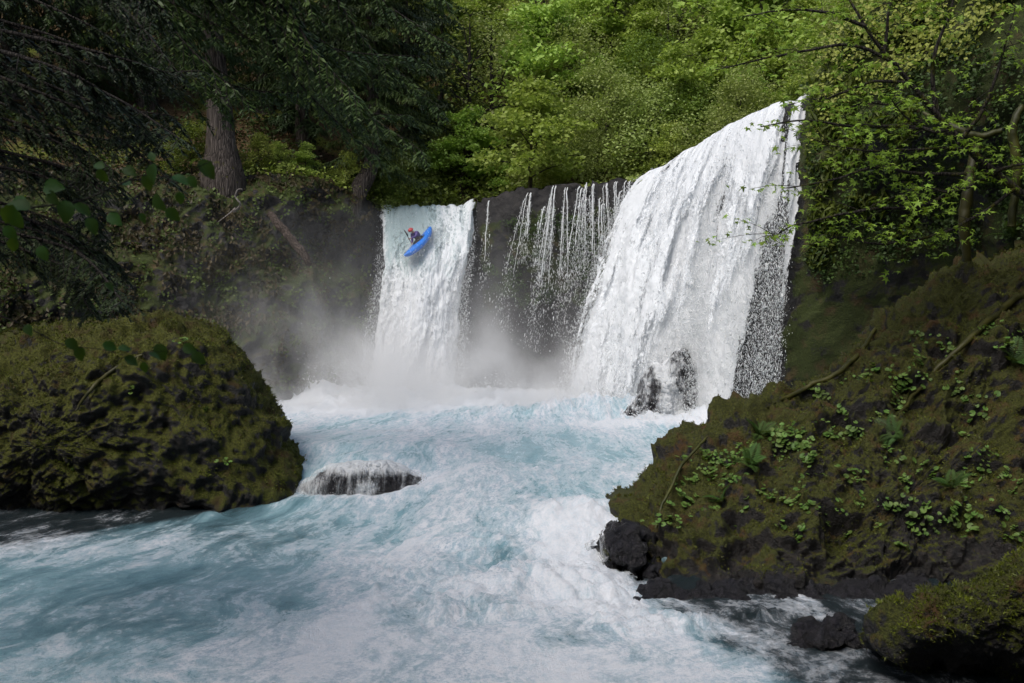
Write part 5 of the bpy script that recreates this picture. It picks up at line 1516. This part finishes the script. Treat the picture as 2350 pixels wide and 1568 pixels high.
for tp, n_ in tipn:
    for k in range(n_):
        L_.append(tp + np.array([RNG.normal() * .17, RNG.normal() * .17, RNG.normal() * .055 - .02]))
L_ = np.array(L_)
NL_ = len(L_)
def leaf_frames(n, tilt=.45, face=(0, -.25, 1)):
    nr = RNG.normal(0, tilt, (n, 3)) + face; nr /= np.linalg.norm(nr, axis=1)[:, None]
    a_ = RNG.normal(size=(n, 3)); a_[:, 2] -= .5; a_ -= (a_ * nr).sum(1)[:, None] * nr; a_ /= np.linalg.norm(a_, axis=1)[:, None]
    return a_, np.cross(nr, a_), nr
A_, B_, N_ = leaf_frames(NL_)
S_ = RNG.uniform(.18, .32, NL_)
order = np.argsort(L_[:, 1] - 4 * S_)
single, rest = order[:290], order[290:]
for k in single:
    o = bpy.data.objects.new('leaf', MLEAF[k % 4]); COL.objects.link(o); o.parent = mp
    o.matrix_parent_inverse = inv
    M_ = Matrix(np.stack([A_[k], B_[k], N_[k]], 1).tolist()).to_4x4()
    o.matrix_basis = Matrix.Translation(Vector(L_[k])) @ M_ @ Matrix.Scale(float(S_[k]), 4)
VV, TT, o_ = [], [], 0
for k in rest:
    v = MV[k % 4] * S_[k]
    VV.append(L_[k] + v[:, :1] * A_[k] + v[:, 1:2] * B_[k] + v[:, 2:] * N_[k]); TT.append(MT + o_); o_ += 12
ob = link('foliage', mesh_np('foliage', np.concatenate(VV), tris=np.concatenate(TT), shade=False, mats=[M_MAPLE_N]), parent=mp); ob['kind'] = 'stuff'; ob.matrix_parent_inverse = inv

for pts_, rd, lb in (([P(2240, 330, 27.8), P(2225, 420, 27.6), P(2215, 500, 27.5), P(2220, 600, 27.6)], [.10, .16, .15, .12], 'mossy hanging stem below the near maple, against the dark hollow'),
                     ([P(2120, 260, 28.8), P(2180, 290, 28.2), P(2240, 310, 27.8), P(2300, 300, 27.6)], [.05, .10, .10, .08], 'moss-draped crooked limb on the right gorge wall'),
                     ([P(2345, 240, 27), P(2325, 300, 27), P(2335, 400, 27), P(2320, 520, 27)], [.08, .12, .12, .10], 'thick mossy limb hanging at the right edge of the picture')):
    tube_thing('mossy_branch', pts_, rd, M_ROOT, lb, 'branch')

# ================================================================== leafy twig close to the camera
M_NEARLEAF = mat_leaf('dark near leaves', (0.018, 0.058, 0.012), (0.030, 0.088, 0.020), 0.35, scale=12.0, rough=.6)  # dark green of the near leaves, varied by noise
def ovate(seed):
    rg = np.random.default_rng(seed); n = 9
    t_ = np.linspace(0, 1, n); w = .36 * np.sin(np.pi * t_ ** .8) ** .8 * (1 + .06 * np.where(np.arange(n) % 2, 1, -1)); w[0] = w[-1] = .005
    V, Tq = [], []
    for i in range(n):
        z_ = -.22 * t_[i] ** 2
        V += [[t_[i], -w[i], z_ + .35 * w[i]], [t_[i], 0, z_], [t_[i], w[i], z_ + .35 * w[i]]]
    for i in range(n - 1):
        a = i * 3; Tq += [[a, a + 1, a + 4, a + 3], [a + 1, a + 2, a + 5, a + 4]]
    return mesh_np('leaf', V, quads=Tq, shade=True, mats=[M_NEARLEAF])
OV = [ovate(k) for k in range(3)]
def near_twig(stems, leaves, label, d0, base):
    o = empty('leafy_branch', tuple(P(*base)), label, 'branch'); inv_ = Matrix.Translation(-o.location)
    b_ = Buf()
    for st_, r_ in stems:
        c = curve_pts([P(*q_) for q_ in st_], 24); b_.tube(c, np.linspace(r_, r_ * .3, 24), 6)
    ob_ = link('stem', b_.mesh('stem', [M_BARK_D]), parent=o); ob_.matrix_parent_inverse = inv_
    for (px, py, ang, sz) in leaves:
        l = bpy.data.objects.new('leaf', OV[int(RNG.integers(0, 3))]); COL.objects.link(l); l.parent = o; l.matrix_parent_inverse = inv_
        a_ = math.radians(ang)
        ax = Vector((math.cos(a_), RNG.uniform(-.4, .4), -math.sin(a_))).normalized()
        nr = Vector((RNG.normal() * .35, -.75 + RNG.normal() * .3, .6 + RNG.normal() * .3)); nr = (nr - ax * nr.dot(ax)).normalized()
        M_ = Matrix((ax, nr.cross(ax), nr)).transposed().to_4x4()
        l.matrix_basis = Matrix.Translation(Vector(P(px, py, d0 + RNG.uniform(-.12, .12)))) @ M_ @ Matrix.Scale(.85 * sz / FPX * d0, 4)
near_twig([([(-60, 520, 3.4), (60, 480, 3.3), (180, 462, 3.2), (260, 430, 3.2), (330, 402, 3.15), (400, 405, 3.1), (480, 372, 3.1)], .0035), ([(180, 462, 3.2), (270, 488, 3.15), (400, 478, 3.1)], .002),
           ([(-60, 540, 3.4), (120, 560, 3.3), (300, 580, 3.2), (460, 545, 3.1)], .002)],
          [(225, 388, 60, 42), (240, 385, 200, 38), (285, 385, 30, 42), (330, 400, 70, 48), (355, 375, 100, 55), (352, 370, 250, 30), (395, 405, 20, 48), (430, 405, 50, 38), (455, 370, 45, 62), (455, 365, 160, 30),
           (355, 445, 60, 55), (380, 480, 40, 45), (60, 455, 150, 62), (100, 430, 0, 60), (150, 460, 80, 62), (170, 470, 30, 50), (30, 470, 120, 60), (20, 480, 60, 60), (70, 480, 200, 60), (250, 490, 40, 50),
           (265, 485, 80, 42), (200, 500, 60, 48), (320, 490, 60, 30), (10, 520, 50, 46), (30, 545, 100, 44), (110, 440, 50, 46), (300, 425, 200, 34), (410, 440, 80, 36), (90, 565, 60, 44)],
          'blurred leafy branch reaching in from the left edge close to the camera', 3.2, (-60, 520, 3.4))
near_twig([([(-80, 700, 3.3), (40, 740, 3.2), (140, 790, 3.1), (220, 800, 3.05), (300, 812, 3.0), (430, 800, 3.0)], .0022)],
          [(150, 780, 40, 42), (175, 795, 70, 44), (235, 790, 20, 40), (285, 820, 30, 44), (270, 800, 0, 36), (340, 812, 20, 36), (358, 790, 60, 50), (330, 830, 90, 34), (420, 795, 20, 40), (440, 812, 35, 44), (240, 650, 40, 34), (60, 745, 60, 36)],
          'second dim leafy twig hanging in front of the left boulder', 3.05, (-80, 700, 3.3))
# ================================================================== kayaker
def skinned(name, verts, edges, radii, sub, mat, root=0):
    me = bpy.data.meshes.new(name); me.from_pydata([tuple(v) for v in verts], edges, [])
    o = bpy.data.objects.new(name, me); COL.objects.link(o)
    sk = o.modifiers.new('skin', 'SKIN'); sk.use_smooth_shade = True
    for i, r in enumerate(radii):
        me.skin_vertices[0].data[i].radius = (r, r) if not hasattr(r, '__len__') else r
        me.skin_vertices[0].data[i].use_root = (i == root)
    if sub:
        ss_ = o.modifiers.new('sub', 'SUBSURF'); ss_.levels = sub; ss_.render_levels = sub
    dg = bpy.context.evaluated_depsgraph_get()
    m2 = bpy.data.meshes.new_from_object(o.evaluated_get(dg)); m2.name = name
    bpy.data.objects.remove(o); m2.materials.clear(); m2.materials.append(mat)
    return m2

def plain(name, col, rough=.5, spec=.5, noise_=.12):
    t_ = NT(name); p_ = t_.obj(); n_ = t_.noise(p_, 9.0, 4, .6)
    c_ = t_.mix(t_.ss(n_, .3, .7), tuple(x * (1 - noise_) for x in col), tuple(min(1, x * (1 + noise_)) for x in col))
    return t_.done(t_.bsdf(c_, rough, t_.bump(t_.noise(p_, 40, 3, .6), .3, .004), spec))
BOW, STERN = P(932, 593, 47.3), P(993, 526, 48.9)
Xa = Vector(BOW - STERN); KL = Xa.length; Xa.normalize()
upv = Vector((-.62, -.42, .62)); Za = (upv - Xa * upv.dot(Xa)).normalized(); Ya = Za.cross(Xa).normalized()
K0 = Vector((BOW + STERN) / 2)
KM = Matrix((Xa, Ya, Za)).transposed().to_4x4(); KM.translation = K0
kayak = empty('kayak', tuple(K0), 'blue whitewater kayak dropping bow first down the narrow waterfall', 'kayak')
kayak.rotation_euler = KM.to_euler()
M_BLUE = plain('blue kayak plastic', (0.010, 0.16, 0.62), .32, .5, .10)
M_BLACK = plain('black rubber', (.012, .012, .014), .6)
ns, nr_ = 44, 24
xs = np.linspace(-1, 1, ns); Gk = np.zeros((ns, nr_, 3)); th = np.linspace(0, 2 * math.pi, nr_, endpoint=False)
for i, x in enumerate(xs):
    w = .365 * (1 - abs(x) ** 2.0) ** .72 + .006
    dk = .15 * (1 - abs(x) ** 3) ** .5 + .03 * math.exp(-((x - .1) / .3) ** 2); hu = .19 * (1 - abs(x) ** 4) ** .5 + .004
    rk = .16 * abs(x) ** 2.3
    cs, sn = np.cos(th), np.sin(th)
    yy = np.sign(cs) * np.abs(cs) ** .75 * w; zz_ = np.where(sn > 0, np.abs(sn) ** .9 * dk, -np.abs(sn) ** .7 * hu) + rk
    Gk[i] = np.stack([np.full(nr_, x * KL / 2), yy, zz_], -1)
bk_ = Buf(); bk_.quads(Gk.reshape(-1, 3), grid_quads(nr_, ns, wrap=True))
link('hull', bk_.mesh('hull', [M_BLUE]), parent=kayak)
SX = -.20
rim_ = Buf(); a_ = np.linspace(0, 2 * math.pi, 29)
rim_.tube(np.stack([SX + .05 + .36 * np.cos(a_), .225 * np.sin(a_), .175 + .012 * np.cos(a_)], -1), .018, 6, cap=False)
link('cockpit_rim', rim_.mesh('cockpit_rim', [M_BLACK]), parent=kayak)
for sg in (-1, 1):
    hd = Buf(); hx = sg * KL / 2 * .86
    hd.tube(curve_pts([(hx - .07, 0, .19), (hx - .03, 0, .235), (hx + .03, 0, .235), (hx + .07, 0, .20)], 10), .010, 6)
    link('grab_handle', hd.mesh('grab_handle', [M_BLACK]), parent=kayak)

person = empty('person', tuple(KM @ Vector((SX, 0, .1))), 'kayaker in red helmet and purple jacket leaning forward in the blue kayak', 'person')
person.rotation_euler = KM.to_euler()
Pinv = (KM.copy()); Pinv.translation = KM @ Vector((SX, 0, .1)); Pinv = Pinv.inverted()
padT, padB = Vector(P(928, 528, 47.2)), Vector(P(955, 579, 48.3))
pad_dir = (padB - padT).normalized(); PL = 1.94
def on_pad(s_): return Pinv @ (padT + pad_dir * s_)
M_SKIN = plain('skin', (.42, .22, .15), .5, .4, .06); M_TOP = plain('purple dry top', (.055, .03, .17), .55); M_VEST = plain('dark life vest', (.045, .03, .07), .75)
M_HELM = plain('red helmet', (.42, .035, .04), .3); M_WHITE = plain('eye white', (.7, .7, .7), .3)
hL, hR = on_pad(.62), on_pad(.98)
hL, hR = (hL, hR)
neck = Vector((.09, 0, .50)); head = Vector((.14, 0, .63)); chest = Vector((.06, 0, .38)); waist = Vector((.03, 0, .16)); hip = Vector((-.02, 0, 0))
sL, sR = chest + Vector((.02, .19, .05)), chest + Vector((.02, -.19, .05))
def elbow(s_, h_, out):
    m_ = (s_ + h_) / 2 + Vector((-.04, out, -.10)); return m_
eL, eR = elbow(sL, hL, .10), elbow(sR, hR, -.10)
arms = [(sL, eL, hL), (sR, eR, hR)]
vb = [hip, waist, chest, neck, head + Vector((-.02, 0, -.02)), head + Vector((.03, 0, .05)), hip + Vector((.12, .10, -.02)), hip + Vector((.48, .17, -.0)), hip + Vector((.12, -.10, -.02)), hip + Vector((.48, -.17, 0))]
rb = [.15, .13, .155, .055, .085, .08, .09, .07, .09, .07]
eb = [(0, 1), (1, 2), (2, 3), (3, 4), (4, 5), (0, 6), (6, 7), (0, 8), (8, 9)]
for s_, e_, h_ in arms:
    wr = h_ + (e_ - h_).normalized() * .07
    i = len(vb); vb += [s_, e_, wr, h_ + (e_ - h_).normalized() * .02]; rb += [.065, .045, .030, .034]; eb += [(2, i), (i, i + 1), (i + 1, i + 2), (i + 2, i + 3)]
    # four fingers and a thumb closing round the shaft
    pd_l = (Pinv.to_3x3() @ pad_dir).normalized(); fwd = (h_ - e_).normalized(); sd_ = pd_l.cross(fwd).normalized()
    for f in range(4):
        base_ = h_ + pd_l * (-.03 + .02 * f)
        j = len(vb); ln = (.034, .040, .038, .030)[f]
        vb += [base_ + fwd * .02 + sd_ * .018, base_ + fwd * ln + sd_ * -.004, base_ + fwd * (ln - .014) - sd_ * .024]; rb += [.0095, .009, .008]
        eb += [(i + 3, j), (j, j + 1), (j + 1, j + 2)]
    j = len(vb); vb += [h_ - pd_l * .038 + sd_ * .005, h_ - pd_l * .03 + fwd * .022 - sd_ * .022]; rb += [.011, .009]; eb += [(i + 3, j), (j, j + 1)]
link('body', skinned('body', vb, eb, rb, 1, M_SKIN), parent=person)
vt = [waist + Vector((0, 0, -.06)), waist, chest, neck + Vector((-.02, 0, -.03))]; rt2 = [.155, .155, .175, .08]; et = [(0, 1), (1, 2), (2, 3)]
for s_, e_, h_ in arms:
    i = len(vt); vt += [s_, e_, h_ + (e_ - h_).normalized() * .09]; rt2 += [.085, .062, .042]; et += [(2, i), (i, i + 1), (i + 1, i + 2)]
link('dry_top', skinned('dry_top', vt, et, rt2, 1, M_TOP), parent=person)
link('life_vest', skinned('life_vest', [waist + Vector((0, 0, .0)), (waist + chest) / 2, chest + Vector((.0, 0, .03))], [(0, 1), (1, 2)], [(.18, .17), (.20, .18), (.19, .16)], 1, M_VEST), parent=person)
hb = Buf(); hv = []
for i in range(9):
    ph = i / 8 * 1.75
    for j in range(18):
        a2 = j / 18 * 2 * math.pi
        rr_ = .128 * math.sin(ph) * (1 + .08 * math.cos(a2)); hv.append((head.x - .01 + rr_ * 1.12 * math.cos(a2) + .03 * math.cos(ph), head.y + rr_ * math.sin(a2), head.z + .03 + .128 * math.cos(ph)))
hb.quads(hv, grid_quads(18, 9, wrap=True)); hb.tris(hv[:18] + [hv[0]], [[0, k, k + 1] for k in range(1, 17)])
link('helmet', hb.mesh('helmet', [M_HELM]), parent=person)
for sg in (-1, 1):
    eb_ = Buf(); c_ = head + Vector((.095, sg * .035, .0))
    eb_.tube([c_ - Vector((.008, 0, 0)), c_, c_ + Vector((.008, 0, 0))], [.006, .013, .004], 6); link('eye', eb_.mesh('eye', [M_WHITE]), parent=person)
nb_ = Buf(); c_ = head + Vector((.10, 0, -.03)); nb_.tube([c_ + Vector((-.01, 0, .03)), c_ + Vector((.015, 0, 0)), c_ + Vector((.012, 0, -.012))], [.008, .015, .009], 6); link('nose', nb_.mesh('nose', [M_SKIN]), parent=person)
mb_ = Buf(); c_ = head + Vector((.088, 0, -.065)); mb_.tube([c_ + Vector((0, -.022, 0)), c_ + Vector((.008, 0, -.003)), c_ + Vector((0, .022, 0))], [.004, .007, .004], 5); link('mouth', mb_.mesh('mouth', [plain('lips', (.30, .10, .09))]), parent=person)
sk_ = Buf(); sv = []
for i, (r_, z_) in enumerate(((.375, .175), (.36, .20), (.22, .215), (.17, .26), (.165, .32))):
    f_ = 1 if i < 2 else 0.85
    for j in range(20):
        a2 = j / 20 * 2 * math.pi
        sv.append(((.17 if i < 2 else .05) * 1 + r_ * (1 if i < 2 else 1) * math.cos(a2) * (1.0 if i else 1), r_ * .62 * (1 if i < 2 else 1.55) * math.sin(a2), z_ - .1))
sk_.quads(sv, grid_quads(20, 5, wrap=True)); link('spray_skirt', sk_.mesh('spray_skirt', [M_BLACK]), parent=person)

paddle = empty('paddle', tuple(padT), 'black kayak paddle, one blade raised beside the red helmet', 'paddle')
ax_ = pad_dir; vd = (Vector(cam.location) - padT).normalized(); bl_n = vd; bl_n = (bl_n - ax_ * bl_n.dot(ax_)).normalized(); bl_s = ax_.cross(bl_n)
PM = Matrix((ax_, bl_s, bl_n)).transposed().to_4x4(); paddle.rotation_euler = PM.to_euler()
pb = Buf(); pb.tube([(x, 0, 0) for x in np.linspace(.30, PL - .30, 12)], .016, 8); link('shaft', pb.mesh('shaft', [M_BLACK]), parent=paddle)
for e0, sg in ((0, 1), (PL, -1)):
    gb = np.zeros((2, 14, 9, 3))
    for i, t_ in enumerate(np.linspace(0, 1, 14)):
        w = .135 * math.sin(math.pi * min(1, (t_ * .86 + .07))) ** .6 * (1 if t_ < .75 else 1 - (t_ - .75) * 2.4)
        for j, v_ in enumerate(np.linspace(-1, 1, 9)):
            z_ = .02 * v_ * v_ - .03 * math.sin(math.pi * t_)
            gb[0, i, j] = (e0 + sg * t_ * .46, v_ * w, z_ + .008 * (1 - v_ * v_)); gb[1, i, j] = (e0 + sg * t_ * .46, v_ * w, z_ - .008 * (1 - v_ * v_))
    q_ = Buf(); q_.quads(gb[0].reshape(-1, 3), grid_quads(9, 14)); q_.quads(gb[1].reshape(-1, 3), grid_quads(9, 14))
    link('blade', q_.mesh('blade', [plain('black paddle blade', (.02, .022, .024), .35)]), parent=paddle)
# water breaking over the kayak
kp = np.array([tuple(KM @ Vector((RNG.uniform(-KL / 2 * 1.1, KL * .4), RNG.normal() * .28 - .20, RNG.normal() * .16 - .12))) for _ in range(5000)])
kd = np.tile(np.array([[-.1, -.35, -1.0]]), (len(kp), 1)) + RNG.normal(0, .4, (len(kp), 3))
V, t = droplets(kp, RNG.lognormal(math.log(.009), .45, len(kp)), kd, 1.2 + 2 * RNG.random(len(kp)))
tag(link('kayak_splash', mesh_np('kayak_splash', V, tris=t, mats=[M_DROP])), 'spray breaking over the blue kayak', kind='stuff')

# ================================================================== unseen tall conifers behind and beside the viewpoint, added to shade the foreground
for k, (x, y, sc_) in enumerate(((-14, -3, 1.7), (-7, -6, 1.8), (0, -7, 1.75), (7, -6, 1.8), (14, -3, 1.7), (-20, 3, 1.7), (20, 4, 1.6), (-24, 12, 1.7), (24, 12, 1.6), (-11, -12, 1.9), (3, -14, 1.9), (-4, -14, 1.9), (12, -12, 1.9), (-28, 22, 1.7), (-19, -8, 1.8), (18, -9, 1.8))):
    tm, cm = VAR['fir'][k % 2]
    make_tree('conifer', (x, y, -2.5), tm, cm, 'tall conifer around the viewpoint, out of the picture, added to shade the foreground', 'tree', 'added shade conifers around the viewpoint', k * 1.3, sc_)
